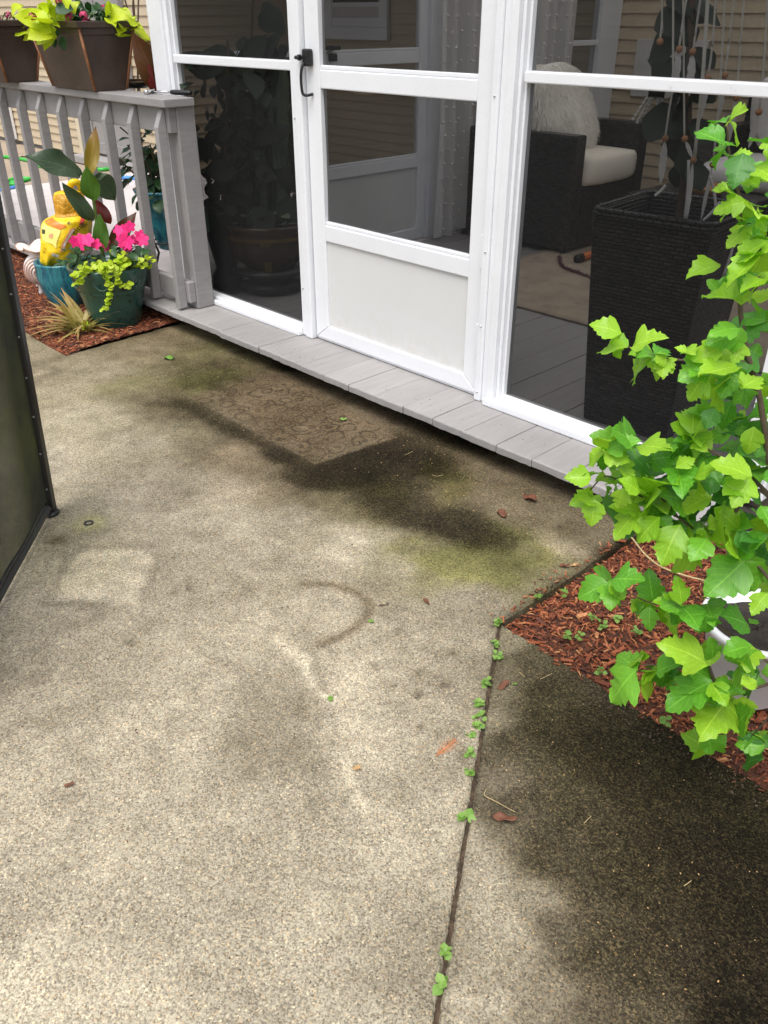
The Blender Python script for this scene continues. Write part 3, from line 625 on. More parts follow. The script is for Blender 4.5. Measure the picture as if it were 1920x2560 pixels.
# ================================================================== DECK: boards run from the step edge into the porch
deck = struct(link(bpy.data.objects.new('deck', None)))
PITCHB = 0.1425
def front_y(x): return -0.252 + max(0, 0.3 - x) * 0.013
k0 = -37
for k in range(k0, 12):
    xa = 0.913 + (k - 5) * PITCHB; xb = xa + PITCHB - random.uniform(0.0018, 0.0035)
    if xa < -4.6 or xa > 2.05: continue
    ye = 3.60 if xa > -1.06 else 2.06
    y0 = front_y(xa) + random.uniform(-.003, .003); dz = random.uniform(-.0012, .0012)
    mb = MB(); nseg = 7                                 # slightly worn front edge
    top = []; outer = xa <= -1.06; ye_ = ye
    if outer: ye = -0.128
    for i in range(nseg + 1):
        x = xa + (xb - xa) * i / nseg; top.append((x, y0 + random.uniform(-.0010, .0010)))
    vs = []; fs = []
    for (x, y) in top: vs += [(x, y, ZD - .027 + dz + random.uniform(-.0015, .0015)), (x, y + random.uniform(-.001, .001), ZD - 0.003 + dz), (x, y + .004, ZD + dz), (x, ye, ZD + dz), (x, ye, ZD - .027 + dz)]
    for i in range(nseg):
        a = i * 5
        for j in range(4): fs.append((a + j, a + 5 + j, a + 6 + j, a + 1 + j))
        fs.append((a + 4, a + 9, a + 5, a))
    fs += [tuple(range(5)), tuple(nseg * 5 + j for j in range(5))[::-1]]
    mb.add(vs, fs); obj('plank', mb, 'deck_paint', deck, bevel=0.0015, segs=1)
    if outer: obj('plank', MB().box(xa, xb, -.126, ye_, ZD - .027 + dz, ZD + dz), 'deck_pale', deck, bevel=.0015, segs=1)
obj('riser', MB().box(-4.6, 2.06, -0.105, -0.075, -0.07, ZD - .030), 'riser_dark', deck)
obj('joist', MB().box(-4.6, 2.06, -0.03, 0.02, -0.07, ZD - .030), 'riser_dark', deck)

# ================================================================== HOUSE WALLS
house = thing('house', 'beige clapboard house behind the railing and the screened porch', 'house', (-3, 3.6, 0))
LAP = 0.0775
def lap_wall(name, label, p0, p1, z0, z1, out):
    """clapboard wall from p0 to p1 (plan), boards facing `out`"""
    p0, p1, out = Vector(p0), Vector(p1), Vector(out).normalized()
    t_ = part(name, house, (p0 + p1) / 2, label)
    d = (p1 - p0); L = d.length; d.normalize()
    me_ = None; n = int((z1 - z0) / LAP)
    vs = []
    for s_ in (0, L):
        for o_, z_ in ((0, 0), (0.016, 0), (0.014, 0.012), (0.002, LAP - .001), (0, LAP - .001)): vs.append(Vector((0, 0, z_)) + d * s_ + out * o_)
    fs = [(j, (j + 1) % 5, (j + 1) % 5 + 5, j + 5) for j in range(5)] + [(4, 3, 2, 1, 0), (5, 6, 7, 8, 9)]
    me_ = MB().add(vs, fs).mesh('siding_board', 'siding')
    for i in range(n): obj('siding_board', None, None, t_, me=me_, world=Matrix.Translation(Vector((p0.x, p0.y, z0 + i * LAP))))
    back = MB(); b0 = p0 - out * 0.12; b1 = p1 - out * 0.12
    q = [p0 - out * .002, p1 - out * .002, b1, b0]
    back.add([(*v.xy, z0) for v in q] + [(*v.xy, z1) for v in q], [(0, 1, 5, 4), (1, 2, 6, 5), (2, 3, 7, 6), (3, 0, 4, 7), (4, 5, 6, 7), (3, 2, 1, 0)])
    obj('wall_core', back, 'trim_beige', t_)
    return t_
YB = 3.60; YF = 2.10
wa = lap_wall('house_wall', 'beige clapboard house wall at the back of the screened porch', (-7.0, YB, 0), (2.6, YB, 0), -0.02, 2.42, (0, -1, 0))
wb = lap_wall('house_wall', 'beige clapboard house wall left of the porch, behind the planter boxes', (-14.0, YF, 0), (-4.55, YF, 0), 0.04, 2.85, (0, -1, 0))
wc = lap_wall('house_wall', 'beige clapboard return wall between the grey door and the porch', (-4.55, YF + .0, 0), (-4.55, YB - .02, 0), 0.04, 2.85, (1, 0, 0))
obj('added_eave', MB().box(-4.53, -1.32, 1.75, YB - .02, 2.45, 2.60), 'roof_grey', wa)  # out of view, added to shade the siding behind the side door
obj('foundation', MB().box(-14, -4.57, YF + 0.01, YF + 0.1, -0.07, 0.038), 'stone', wb)
xt = py_(205, 330, YF).x
obj('corner_trim', MB().box(xt - .05, xt + .05, YF - .03, YF - .017, 0.05, 2.8), 'trim_beige', wb)
xt2 = py_(34, 300, YF).x
obj('downspout', MB().box(xt2 - .09, xt2 + .06, YF - .09, YF - .018, 0.05, 2.8), 'white', wb, bevel=.01)
# window of the back wall, seen through the porch's side door
w0 = py_(815, 40, YB - .03); w1 = py_(972, 40, YB - .03); wz = py_(880, 83, YB - .03).z
win = part('window', house, ((w0.x + w1.x) / 2, YB - .02, wz), 'white framed window seen through the side screen door')
for nm, (a, b_, c_, d_) in {'jamb': (w0.x, w0.x + .10, wz, 2.2), 'jamb.': (w1.x - .10, w1.x, wz, 2.2), 'sill': (w0.x - .01, w1.x + .01, wz - .05, wz + .05), 'header': (w0.x, w1.x, 2.2, 2.3)}.items():
    obj(nm.strip('.'), MB().box(a, b_, YB - (.064 if nm in ('sill', 'header') else .055), YB - .018, c_, d_), 'white', win, bevel=.006)
obj('sash', MB().box(w0.x + .10, w1.x - .10, YB - .045, YB - .019, wz + .05, wz + .12), 'white', win, bevel=.004)
obj('sash', MB().box(w0.x + .10, w1.x - .10, YB - .042, YB - .019, wz + .20, wz + .235), 'white', win, bevel=.004)
obj('pane', MB().box(w0.x + .10, w1.x - .10, YB - .03, YB - .02, wz + .235, 2.2), 'glass_dark', win)
obj('pane', MB().box(w0.x + .10, w1.x - .10, YB - .032, YB - .02, wz + .12, wz + .20), 'picture_grey', win)
# grey door with threshold in the left wall
gd = part('grey_door', house, (-5.55, YF - .02, 0.0), 'grey panelled door with a pale threshold behind the railing')
gx0, gx1 = -6.02, -4.98
obj('leaf', MB().box(gx0 + .07, gx1 - .07, YF - .05, YF - .02, 0.10, 2.05), 'grey_paint', gd)
for a, b_ in ((gx0, gx0 + .07), (gx1 - .07, gx1)): obj('jamb', MB().box(a, b_, YF - .075, YF - .018, 0.08, 2.1), 'grey_paint', gd, bevel=.004)
for a, b_ in ((gx0 + .07, gx0 + .19), (gx1 - .19, gx1 - .07), ((gx0 + gx1) / 2 - .05, (gx0 + gx1) / 2 + .05)): obj('stile', MB().box(a, b_, YF - .066, YF - .051, 0.10, 2.05), 'grey_paint', gd, bevel=.004)
for a, b_ in ((0.10, 0.2), (0.42, 0.5), (1.15, 1.25)): obj('rail', MB().box(gx0 + .07, gx1 - .07, YF - .068, YF - .0505, a, b_), 'grey_paint', gd, bevel=.004)
obj('threshold', MB().box(gx0 - .05, gx1 + .05, YF - .22, YF - .018, 0.005, 0.075), 'deck_paint', gd, bevel=.008)

# ================================================================== PORCH
ZT = 2.12
porch = thing('screened_porch', 'white framed screened porch with a screen door beside the patio', 'porch', (0.5, 0, ZD))
pr = part('roof', porch, (0.5, 1.7, 2.3))
for k in range(4):
    obj('unseen_roof_sheet', MB().grid(lambda u, v: Vector((-1.25 + .89 * (k + u), -0.26 + (YB + .22) * v, 2.40 + .02 * v + .012 * math.sin(u * 50))), 48, 2), 'unseen_roof_sheet', pr, True)
for k in range(5): obj('rafter', MB().box(-1.25 + .89 * k - .03, -1.25 + .89 * k + .03, -0.24, YB - .02, 2.33, 2.384), 'white', pr)
obj('header', MB().box(-1.04, 1.96, -0.02, 0.08, ZT, 2.358), 'white', pr)
obj('header', MB().box(-1.04, -0.94, 0.082, YB - .02, ZT, 2.358), 'white', pr)
obj('header', MB().box(1.86, 1.96, 0.082, YB - .02, ZT, 2.358), 'white', pr)
YS_ = 0.030                                             # screens sit behind the frame faces
def scr(name, x0, x1, z0, z1, parent, y=YS_, sag=0):
    def fn(u, v):
        z_ = z0 + (z1 - z0) * v
        return Vector((x0 + (x1 - x0) * u, y + .004 * math.sin(u * 3.1) * math.sin(v * 3.1), z_))
    obj(name, MB().grid(fn, 6, 8), 'screen', parent, True)
def frame(name, parent, x0, x1, y0, y1, z0, z1, mat='white', bv=.004): return obj(name, MB().box(x0, x1, y0, y1, z0, z1), mat, parent, bevel=bv)
# left bay
lb = part('screen_wall', porch, (-0.5, 0, ZD), 'white framed porch screen left of the door, behind the grey post')
frame('post', lb, -1.035, -0.925, -.018, .06, ZD + .004, ZT)
frame('stop', lb, -.9245, -.898, -.006, .045, ZD + .03, ZT, bv=.003)
frame('stop', lb, -.8975, -.888, .012, .045, ZD + .03, ZT, bv=.002)
frame('sill', lb, -.9245, -.075, -.038, .05, ZD + .001, ZD + .022); frame('sill', lb, -.9245, -.0745, -.020, .048, ZD + .0222, ZD + .036, bv=.003)
frame('rail', lb, -.887, -.075, -.006, .046, 1.110, 1.143)
frame('jamb', lb, -.074, -.048, -.014, .06, ZD + .004, ZT, bv=.003); frame('jamb', lb, -.0475, -.003, -.022, .06, ZD + .001, ZT, bv=.005)
scr('screen_cloth', -.889, -.072, ZD + .02, 1.112, lb); scr('screen_cloth', -.889, -.072, 1.141, ZT, lb)
for z_ in (.30, .95): obj('screw', MB().ball((-.058, -.0145, z_), .004, 6), 'chrome', lb)
# right bay
rb = part('screen_wall', porch, (1.45, 0, ZD), 'white framed porch screen right of the door, in front of the tall wicker planter')
frame('jamb', rb, .902, .931, -.024, .06, ZD + .001, ZT, bv=.004); frame('jamb', rb, .9315, .9545, -.016, .06, ZD + .001, ZT, bv=.003)
frame('post', rb, .955, .985, -.020, .06, ZD + .028, ZT, bv=.003); frame('stop', rb, .9855, .9985, -.004, .05, ZD + .028, ZT, bv=.003); frame('stop', rb, .999, 1.008, .012, .05, ZD + .028, ZT, bv=.002)
frame('sill', rb, .955, 1.882, -.040, .05, ZD + .001, ZD + .0275); frame('sill', rb, .9985, 1.882, -.018, .048, ZD + .0277, ZD + .036, bv=.003)
frame('rail', rb, 1.0085, 1.882, -.006, .046, 1.119, 1.150)
frame('post', rb, 1.883, 1.952, -.020, .06, ZD + .004, ZT, bv=.003); frame('stop', rb, 1.9525, 1.962, -.004, .05, ZD + .004, ZT, bv=.002)
scr('screen_cloth', 1.006, 1.884, ZD + .02, 1.121, rb); scr('screen_cloth', 1.006, 1.884, 1.148, ZT, rb)
for z_ in (.13, .37, .62, 1.08): obj('screw', MB().ball((.918, -.0245, z_), .004, 6), 'chrome', rb)
# side walls of the porch (left: x = -1, right: x = 1.95)
def frame_x(name, parent, y0, y1, x0, x1, z0, z1, mat='white', bv=.004): return obj(name, MB().box(x0, x1, y0, y1, z0, z1), mat, parent, bevel=bv)
def scr_x(name, y0, y1, z0, z1, x, parent): obj(name, MB().grid(lambda u, v: Vector((x, y0 + (y1 - y0) * u, z0 + (z1 - z0) * v)), 4, 4), 'screen', parent, True)
sw = part('screen_wall', porch, (-1.0, 1.8, ZD), 'white framed screen side wall of the porch behind the door and curtain')
for a, b_ in ((.80, .855), (1.705, 1.80), (3.36, 3.59)): frame_x('post', sw, a, b_, -1.035, -.965, ZD + .002, ZT)
for a, b_ in ((.062, .799), (1.801, 3.359)):
    frame_x('rail', sw, a, b_, -1.02, -.975, 1.11, 1.143); frame_x('sill', sw, a, b_, -1.035, -.97, ZD + .001, ZD + .036)
    scr_x('screen_cloth', a, b_, ZD + .03, 1.112, -.995, sw); scr_x('screen_cloth', a, b_, 1.141, ZT, -.995, sw)
rw = part('screen_wall', porch, (1.93, 1.8, ZD), 'white framed screen wall at the right end of the porch')
for a, b_ in ((1.2, 1.27), (2.4, 2.47), (3.5, 3.58)): frame_x('post', rw, a, b_, 1.89, 1.96, ZD + .002, ZT)
for a, b_ in ((.062, 1.199), (1.271, 2.399), (2.471, 3.499)):
    frame_x('rail', rw, a, b_, 1.90, 1.945, 1.119, 1.150); frame_x('sill', rw, a, b_, 1.89, 1.95, ZD + .001, ZD + .036)
    scr_x('screen_cloth', a, b_, ZD + .03, 1.12, 1.925, rw); scr_x('screen_cloth', a, b_, 1.149, ZT, 1.925, rw)

def screen_door(name, label, T, handle_side=0):
    """door built in its own plane: x 0..0.9 along, z up, face at y=0; T places it"""
    d = part(name, porch, T @ Vector((0.45, 0.01, ZD)), label)
    def bx(nm, x0, x1, y0, y1, z0, z1, mat='white', bv=.004, par=None): return obj(nm, MB().box(x0, x1, y0, y1, z0, z1, T), mat, par or d, bevel=bv)
    z0 = .108; z1 = 2.10
    # stiles are mitred into the bottom rail
    for (xa, xb) in ((.0025, .080), (.8275, .8985)):
        mb = MB(); zi = .166
        A = [(xa, z0 if xa < .1 else zi), (xb, zi if xa < .1 else z0), (xb, z1), (xa, z1)]
        vs = [T @ Vector((x, y, z)) for y in (0, .032) for x, z in A]
        mb.add(vs, [(0, 1, 2, 3), (7, 6, 5, 4), (0, 4, 5, 1), (1, 5, 6, 2), (2, 6, 7, 3), (3, 7, 4, 0)]); obj('stile', mb, 'white', d, bevel=.003)
    mb = MB(); A = [(.0045, .1075), (.8965, .1075), (.8265, .1655), (.081, .1655)]
    vs = [T @ Vector((x, y, z)) for y in (-.0005, .032) for x, z in A]
    mb.add(vs, [(0, 1, 2, 3), (7, 6, 5, 4), (0, 4, 5, 1), (1, 5, 6, 2), (2, 6, 7, 3), (3, 7, 4, 0)]); obj('bottom_rail', mb, 'white', d, bevel=.003)
    bx('sweep', .004, .897, .004, .028, .098, .107)
    bx('middle_rail', .0805, .827, .0005, .032, .514, .576); bx('middle_rail_bead', .0805, .827, .006, .030, .5765, .589, bv=.003)
    bx('lock_rail', .0805, .827, .0005, .032, 1.058, 1.120); bx('lock_rail_bead', .0805, .827, .006, .030, 1.1205, 1.134, bv=.003)
    bx('top_rail', .0805, .827, .0005, .032, 2.02, 2.10)
    bx('kick_panel', .0805, .827, .010, .018, .160, .516, 'white_panel', .0)
    for za, zb, sg in ((.580, 1.066, 1), (1.130, 2.03, 0)):
        mb = MB().grid(lambda u, v: T @ Vector((.078 + .752 * u, .018 + .003 * math.sin(u * 9 + v * 4), za + (zb - za) * v - (.016 * math.exp(-((u - .28) / .16) ** 2) * v if sg else 0))), 24, 10)
        obj('screen_cloth', mb, 'screen', d, True)
    return d, bx
T0 = Matrix.Identity(4)
door, bx = screen_door('screen_door', 'white screen door with solid kick panel and black handle in the porch front', T0)
for z_ in (.26, .56, 1.36):
    hg = bx('hinge', .887, .903, -.014, -.001, z_, z_ + .11, bv=.002)
hz1, hz0, hzp = py_(768, 122, -.02).z, py_(768, 166, -.02).z, py_(772, 239, -.03).z
hd_ = bx('handle', .012, .050, -.026, -.0015, hz0, hz1, 'black_plastic', .006)
hm_ = (hz0 + hz1) / 2
obj('handle_button', MB().tube([(.008, -.038, hm_), (.008, -.027, hm_)], .010, 10).tube([(-.006, -.039, hm_), (.018, -.039, hm_)], .0065, 8), 'black_plastic', door)
obj('handle_pull', MB().tube(bez([(.024, -.027, hz0 + .010), (.021, -.036, hz0 - .012), (.019, -.038, (hz0 + hzp) / 2), (.021, -.036, hzp + .010), (.028, -.030, hzp), (.036, -.018, hzp), (.040, -.002, hzp + .003)], 6), .0052, 8), 'black_plastic', door, True)
T1 = Matrix(((0, 1, 0, -1.012), (1, 0, 0, .855), (0, 0, 1, 0), (0, 0, 0, 1))) @ Matrix.Scale(.93, 4, (1, 0, 0))
side, bx2 = screen_door('screen_door', 'white screen door in the side wall, seen through the front door screen', T1)
obj('latch', MB().box(-.978, -.94, .955, .985, 1.085, 1.12), 'black_plastic', side, bevel=.004); obj('latch_lever', MB().box(-.978, -.93, .94, 1.00, 1.135, 1.155), 'black_plastic', side, bevel=.004)

# curtain gathered along the side wall
cu = thing('curtain', 'white dotted curtain hanging inside the porch behind the door', 'curtain', (-.88, 2.3, ZD))
def cf(u, v):
    y = 1.69 + 1.30 * u; z = ZD + .012 + (ZT - .05 - ZD) * v
    a = .030 * math.sin(u * 62 + .8 * math.sin(v * 3)) + .018 * math.sin(u * 27 + 1)
    return Vector((-.915 + a * (.75 + .35 * (1 - v)), y + .012 * math.sin(v * 4 + u * 9), z + .012 * math.sin(u * 40) * (1 - v)))
obj('cloth', MB().grid(cf, 150, 14), 'curtain', cu, True)
dm = MB()
for i in range(34):
    for j in range(26):
        u, v = (i + .5 * (j % 2) + .3) / 35, (j + .5) / 26
        dm.ball(cf(u, v) + Vector((.003, 0, 0)), .0072, 5)
stuff(obj('dots', dm, 'white_fabric', cu, True))
obj('rod', MB().tube([(-.915, 1.62, ZT - .03), (-.915, 3.30, ZT - .03)], .012, 8), 'white', cu)

# ================================================================== RAILING
ral = thing('railing', 'grey painted wooden railing with pickets, left of the screened porch', 'railing', (-2.5, -.13, ZD))
obj('post', MB().box(-.797, -.706, -.1295, -.040, ZD + .001, .956), 'grey_paint', ral, bevel=.004)
obj('post', MB().box(-4.5, -4.41, -.1295, -.040, ZD + .001, .956), 'grey_paint', ral, bevel=.004)
obj('cap', MB().box(-4.55, -.680, -.200, -.052, .957, .990), 'grey_paint', ral, bevel=.004)
obj('top_rail', MB().box(-4.5, -.712, -.1655, -.130, .856, .9565), 'grey_paint', ral, bevel=.003)
obj('bottom_rail', MB().box(-4.5, -.712, -.1655, -.130, .127, .225), 'grey_paint', ral, bevel=.005)
pk = []
for (y, z) in ((-.1662, .107), (-.2105, .107), (-.2105, .880), (-.178, .950), (-.1662, .950)):
    pk += [(0, y, z), (.031, y, z)]
pme = MB().add(pk, [(0, 2, 3, 1), (2, 4, 5, 3), (4, 6, 7, 5), (6, 8, 9, 7), (8, 0, 1, 9), (0, 8, 6, 4, 2), (1, 3, 5, 7, 9)]).mesh('picket', 'grey_paint')
for k in range(17): obj('picket', None, None, ral, me=pme, bevel=.0025, segs=1, world=Matrix.Translation((-.768 - .2275 * k + random.uniform(-.002, .002), 0, 0)) @ Matrix.Rotation(random.gauss(0, .004), 4, 'Y'))

# ---- planter boxes on the cap
HEART = [(0.02, .02, -.02), (.42, .42, -.13), (.50, .50, -.08), (.46, .46, -.02), (.36, .36, 0), (.24, .24, 0), (.12, .12, 0), (.01, .01, 0)]
OVAL = P2(*[max(.01, .43 * (4 * v_ * (1 - v_)) ** .7 * (1.15 - .3 * v_)) for v_ in np.linspace(0, 1, 11)])
LANCE = P2(*[max(.006, .5 * (4 * v_ * (1 - v_)) ** .8 * (1.22 - .45 * v_) * (1 - .55 * v_ ** 7)) for v_ in np.linspace(0, 1, 19)])
me_lime = [leaf_mesh('vine_leaf', 'leaf_lime', HEART, .95, .12, .22, wave=.05, seed=i) for i in range(4)]
me_dark = [leaf_mesh('dark_leaf', 'leaf_dark', OVAL, 1.0, .18, .25, wave=.03, seed=i) for i in range(3)]
def floret(mb, c, r, n=22, facing=None):
    c = Vector(c)
    for i in range(n):
        d = Vector((random.gauss(0, 1), random.gauss(0, 1), random.gauss(.4, 1))).normalized(); p = c + d * r * .75
        a = d.orthogonal().normalized(); b_ = d.cross(a); s_ = r * random.uniform(.28, .42)
        mb.add([p + a * s_ + d * .002, p + b_ * s_, p - a * s_ + d * .002, p - b_ * s_], [(0, 1, 2, 3)])
def planter(name, label, near, leaves_lime, leaves_dark, flowers, org, sc, extra):
    a, b_, h = 1.0, .84, .275; P = near; AX, AY = .245, .128; BY = .62
    cx, cy, z0 = P.x - b_ * AX, P.y + BY * AY, .9915
    t_ = thing(name, label, 'planter', (cx, cy, z0), 'planter boxes on the railing cap')
    def ring(s_, z):
        sy_ = s_ * AY if s_ > b_ else BY * AY; sx_ = s_ * AX if s_ < 1 else AX + (s_ - 1) * .16; sy_ = sy_ if s_ < 1 else AY + (s_ - 1) * .16
        return [Vector((cx - sx_, cy - sy_, z)), Vector((cx + sx_, cy - sy_, z)), Vector((cx + sx_, cy + sy_, z)), Vector((cx - sx_, cy + sy_, z))]
    vs = ring(b_, z0) + ring(a * .97, z0 + h * .80) + ring(a * 1.0, z0 + h * .81) + ring(a * 1.02, z0 + h * .90) + ring(a * 1.02, z0 + h * .901)
    fs = [(3, 2, 1, 0)] + [(r * 4 + k, r * 4 + (k + 1) % 4, r * 4 + 4 + (k + 1) % 4, r * 4 + 4 + k) for r in range(4) for k in range(4)]
    obj('body', MB().add(vs, fs), 'planter_brown', t_, bevel=.004)
    vs = ring(a * 1.10, z0 + h * .902) + ring(a * 1.12, z0 + h) + ring(a * .98, z0 + h) + ring(a * .96, z0 + h * .85)
    obj('rim', MB().add(vs, [(r * 4 + k, r * 4 + (k + 1) % 4, r * 4 + 4 + (k + 1) % 4, r * 4 + 4 + k) for r in range(3) for k in range(4)] + [(1, 0, 8, 9), (2, 1, 9, 10), (3, 2, 10, 11), (0, 3, 11, 8)]), 'planter_brown', t_, bevel=.003)
    for sx, sy in ((1, -1), (-1, -1), (1, 1)):
        p0 = Vector((cx + sx * b_ * AX, cy + sy * BY * AY, z0 + .003)); p1 = Vector((cx + sx * (AX + .002), cy + sy * (AY + .002), z0 + h * .9))
        obj('worn_edge', MB().tube([p0, p1], .0062, 6), 'copper_edge', t_, True)
    obj('soil', MB().add(ring(a * .965, z0 + h * .93), [(0, 1, 2, 3)]), 'soil', t_)
    hd = math.hypot(cx + .08 - CAM.x, cy - .03 - CAM.y)
    def at(x, y, o_=0): return pd(org[0] + x / sc, org[1] + y / sc, hd + o_)
    toc = (CAM - Vector((cx, cy, z0))).normalized()
    for i, (x0, y0, x1, y1) in enumerate(leaves_lime):
        o1 = random.uniform(-.13, .03)
        leaf_obj('vine_leaf', random.choice(me_lime), t_, at(x0, y0, o1), at(x1, y1, o1 - random.uniform(-.03, .07)), toc * .6 + Vector((random.gauss(0, .3), random.gauss(0, .3), .6)), random.uniform(.8, 1.05))
    for i, (x0, y0, x1, y1) in enumerate(leaves_dark):
        o1 = random.uniform(-.12, .10)
        leaf_obj('dark_leaf', random.choice(me_dark), t_, at(x0, y0, o1), at(x1, y1, o1 + random.uniform(-.05, .05)), toc * .5 + Vector((random.gauss(0, .4), random.gauss(0, .4), .7)), random.uniform(.8, 1.1))
    for (x, y, r) in flowers:
        mb = MB(); floret(mb, at(x, y, -.12), r); obj('flower', mb, 'magenta_dark', t_)
    st = MB()
    for i in range(16): 
        x0 = extra[0] + (extra[1] - extra[0]) * random.random(); st.tube(bez([at(x0, 440), at(x0 + random.uniform(-40, 40), 300, random.uniform(-.1, .1)), at(x0 + random.uniform(-90, 90), 160, random.uniform(-.1, .1))], 4), .0025, 5)
    obj('stems', st, 'green_stem', t_)
    return t_
LL = [(420,200,230,40),(350,250,110,120),(300,300,30,220),(330,330,10,390),(300,380,50,470),(350,400,130,545),(300,430,285,660),(500,200,700,0),(450,140,560,-10),(400,230,500,260),(260,230,0,170),(380,300,470,340),(330,180,330,0),(250,350,170,440),(280,260,110,320),(360,120,200,90),(420,60,300,-40),(540,90,660,60),(380,380,380,470),(440,280,330,200),(300,140,230,30),(360,210,260,330)]
LR = [(1080,150,1210,235),(1120,200,1340,195),(1180,230,1345,270),(1220,300,1360,390),(1300,300,1530,340),(1300,370,1620,500),(1180,370,1400,440),(1150,170,1050,80),(1250,320,1240,420),(1100,240,1190,320),(1350,280,1520,300),(1080,90,1150,150)]
LR = LR + [(x0 + random.gauss(0, 35), y0 + random.gauss(-20, 35), x1 + random.gauss(0, 45), y1 + random.gauss(-20, 40)) for x0, y0, x1, y1 in LR]
LL = LL + [(x0 + random.gauss(0, 40), y0 + random.gauss(-15, 35), x1 + random.gauss(0, 45), y1 + random.gauss(-25, 40)) for x0, y0, x1, y1 in LL[::2]]
LD = [(random.uniform(560, 1120), random.uniform(40, 330)) for _ in range(80)]
LD = [(x, y, x + random.gauss(0, 70), y + random.uniform(-40, 130)) for x, y in LD] + [(500,470,505,655),(385,480,392,610),(450,380,420,470),(520,360,560,440),(700,60,840,130),(720,140,690,-20),(820,20,840,150),(900,60,800,180),(600,150,490,340)]
FL = [(440, 8, .020), (112, 215, .019), (585, 210, .021), (772, 205, .022), (815, 300, .024), (560, 300, .013), (1030, 95, .012)]
planter('planter_box', 'brown planter box nearest the porch with lime vine and magenta flowers', pz(238, 229, .9915), LL + LR, LD, FL, (60, 0), 5.184, (420, 1250))
LL2 = [(a - 520, b_, c_ - 520, d_) for a, b_, c_, d_ in LR[2:9]] + [(60, 480, 180, 300), (100, 520, 20, 420)]
LD2 = [(x, y, x + random.gauss(0, 70), y + random.uniform(-40, 130)) for x, y in [(random.uniform(-700, 40), random.uniform(180, 400)) for _ in range(46)]]
planter('planter_box', 'brown planter box at the left edge, cut by the frame', pz(18, 207, .9915), [(a * .55 - 130, b_ * .6 + 190, c_ * .55 - 130, d_ * .6 + 190) for a, b_, c_, d_ in LL[:12]] + [(-40,200,110,110),(-160,160,-60,40)], LD2, [(-200, 200, .02), (-330, 260, .02)], (60, 0), 5.184, (-600, -60))
# hammer on the cap
hm = thing('hammer', 'small hammer with chrome head and black grip on the railing cap', 'hammer', (-.72, -.1, .991))
h0, h1 = pz(374, 229, 1.0), pz(478, 232, 1.0); hdv = (h1 - h0).normalized(); hsd = Vector((-hdv.y, hdv.x, 0))
obj('head', MB().tube([h0 - hsd * .035, h0 - hsd * .02, h0 + hsd * .018, h0 + hsd * .03], [.009, .0105, .008, .011], 10), 'chrome', hm, True)
obj('shaft', MB().tube([h0, h0.lerp(h1, .52)], .0048, 8), 'chrome', hm, True)
obj('grip', MB().tube([h0.lerp(h1, .52), h0.lerp(h1, .6), h0.lerp(h1, .95), h1], [.0085, .0105, .010, .009], 10), 'black_plastic', hm, True)
# dark dish with a rope rim behind the planter, and the canna leaf rising behind the railing
ds = thing('rope_dish', 'dark round dish with rope rim on the railing beside the hammer', 'dish', pz(345, 226, .991))
dc = pz(338, 219, .9915); dc.z = .9915
obj('bowl', MB().lathe([(.001, 0), (.06, 0), (.082, .025), (.078, .027), (.055, .006), (.001, .005)], dc, 32), 'black_plastic', ds, True)
obj('rope_rim', MB().tube([dc + Vector((.082 * math.cos(a), .082 * math.sin(a), .028)) for a in np.linspace(0, 6.283, 40)], .0045, 6), 'coir', ds, True)
cl = thing('canna_leaf_plant', 'broad bronze canna leaves rising behind the railing beside the white post', 'plant', pd(412, 470, 4.55))
me_can = {k: [leaf_mesh('canna_leaf', k, LANCE, .50, .26, d_, wave=.06, seed=i) for i, d_ in enumerate((.12, .42))] for k in ('leaf_canna', 'leaf_canna_green', 'leaf_canna_gold', 'leaf_canna_red', 'leaf_canna_brown')}
HDc = 4.42
for (x0, y0, x1, y1, w_, mt_) in ((404, 232, 338, 84, .95, 'leaf_canna_brown'), (405, 225, 396, 110, .7, 'leaf_canna_brown'), (402, 260, 372, 160, .7, 'leaf_canna_red')):
    leaf_obj('canna_leaf', me_can[mt_][0], cl, pd(x0, y0, HDc), pd(x1, y1, HDc - .05), (CAM - pd(x0, y0, HDc)).normalized() + Vector((.1, 0, .2)), w_)
obj('stem', MB().tube(bez([pd(412, 470, 4.55), pd(408, 350, 4.5), pd(404, 228, HDc)], 6), .008, 8), 'green_stem', cl, True)
bk = thing('coir_basket', 'coir lined basket rim behind the bronze canna leaf', 'basket', pd(378, 118, 4.75))
bc = pd(380, 100, 4.75)
obj('liner', MB().lathe([(.002, -.07), (.06, -.055), (.095, .0), (.088, .0), (.05, -.045), (.002, -.055)], bc, 24), 'coir', bk, True)
obj('hanger', MB().tube([bc + Vector((0, 0, -.05)), bc + Vector((0, 0, 1.2))], .002, 5), 'black_metal', bk)
bt = thing('bare_shrub', 'leafless brown twigs against the beige siding above the planter', 'shrub', pd(340, 330, 5.2))
tw = MB()
for (pts) in ([(345, 330), (343, 150), (338, 60), (330, -40)], [(345, 330), (342, 120), (318, 20), (300, -40)], [(346, 330), (345, 100), (346, 0), (350, -40)], [(346, 200), (352, 250), (350, 300)], [(338, 60), (332, 20), (335, -20)]):
    tw.tube(bez([pd(x, y, 5.2) for x, y in pts], 6), .0042, 5)
obj('twigs', tw, 'bark', bt, True)

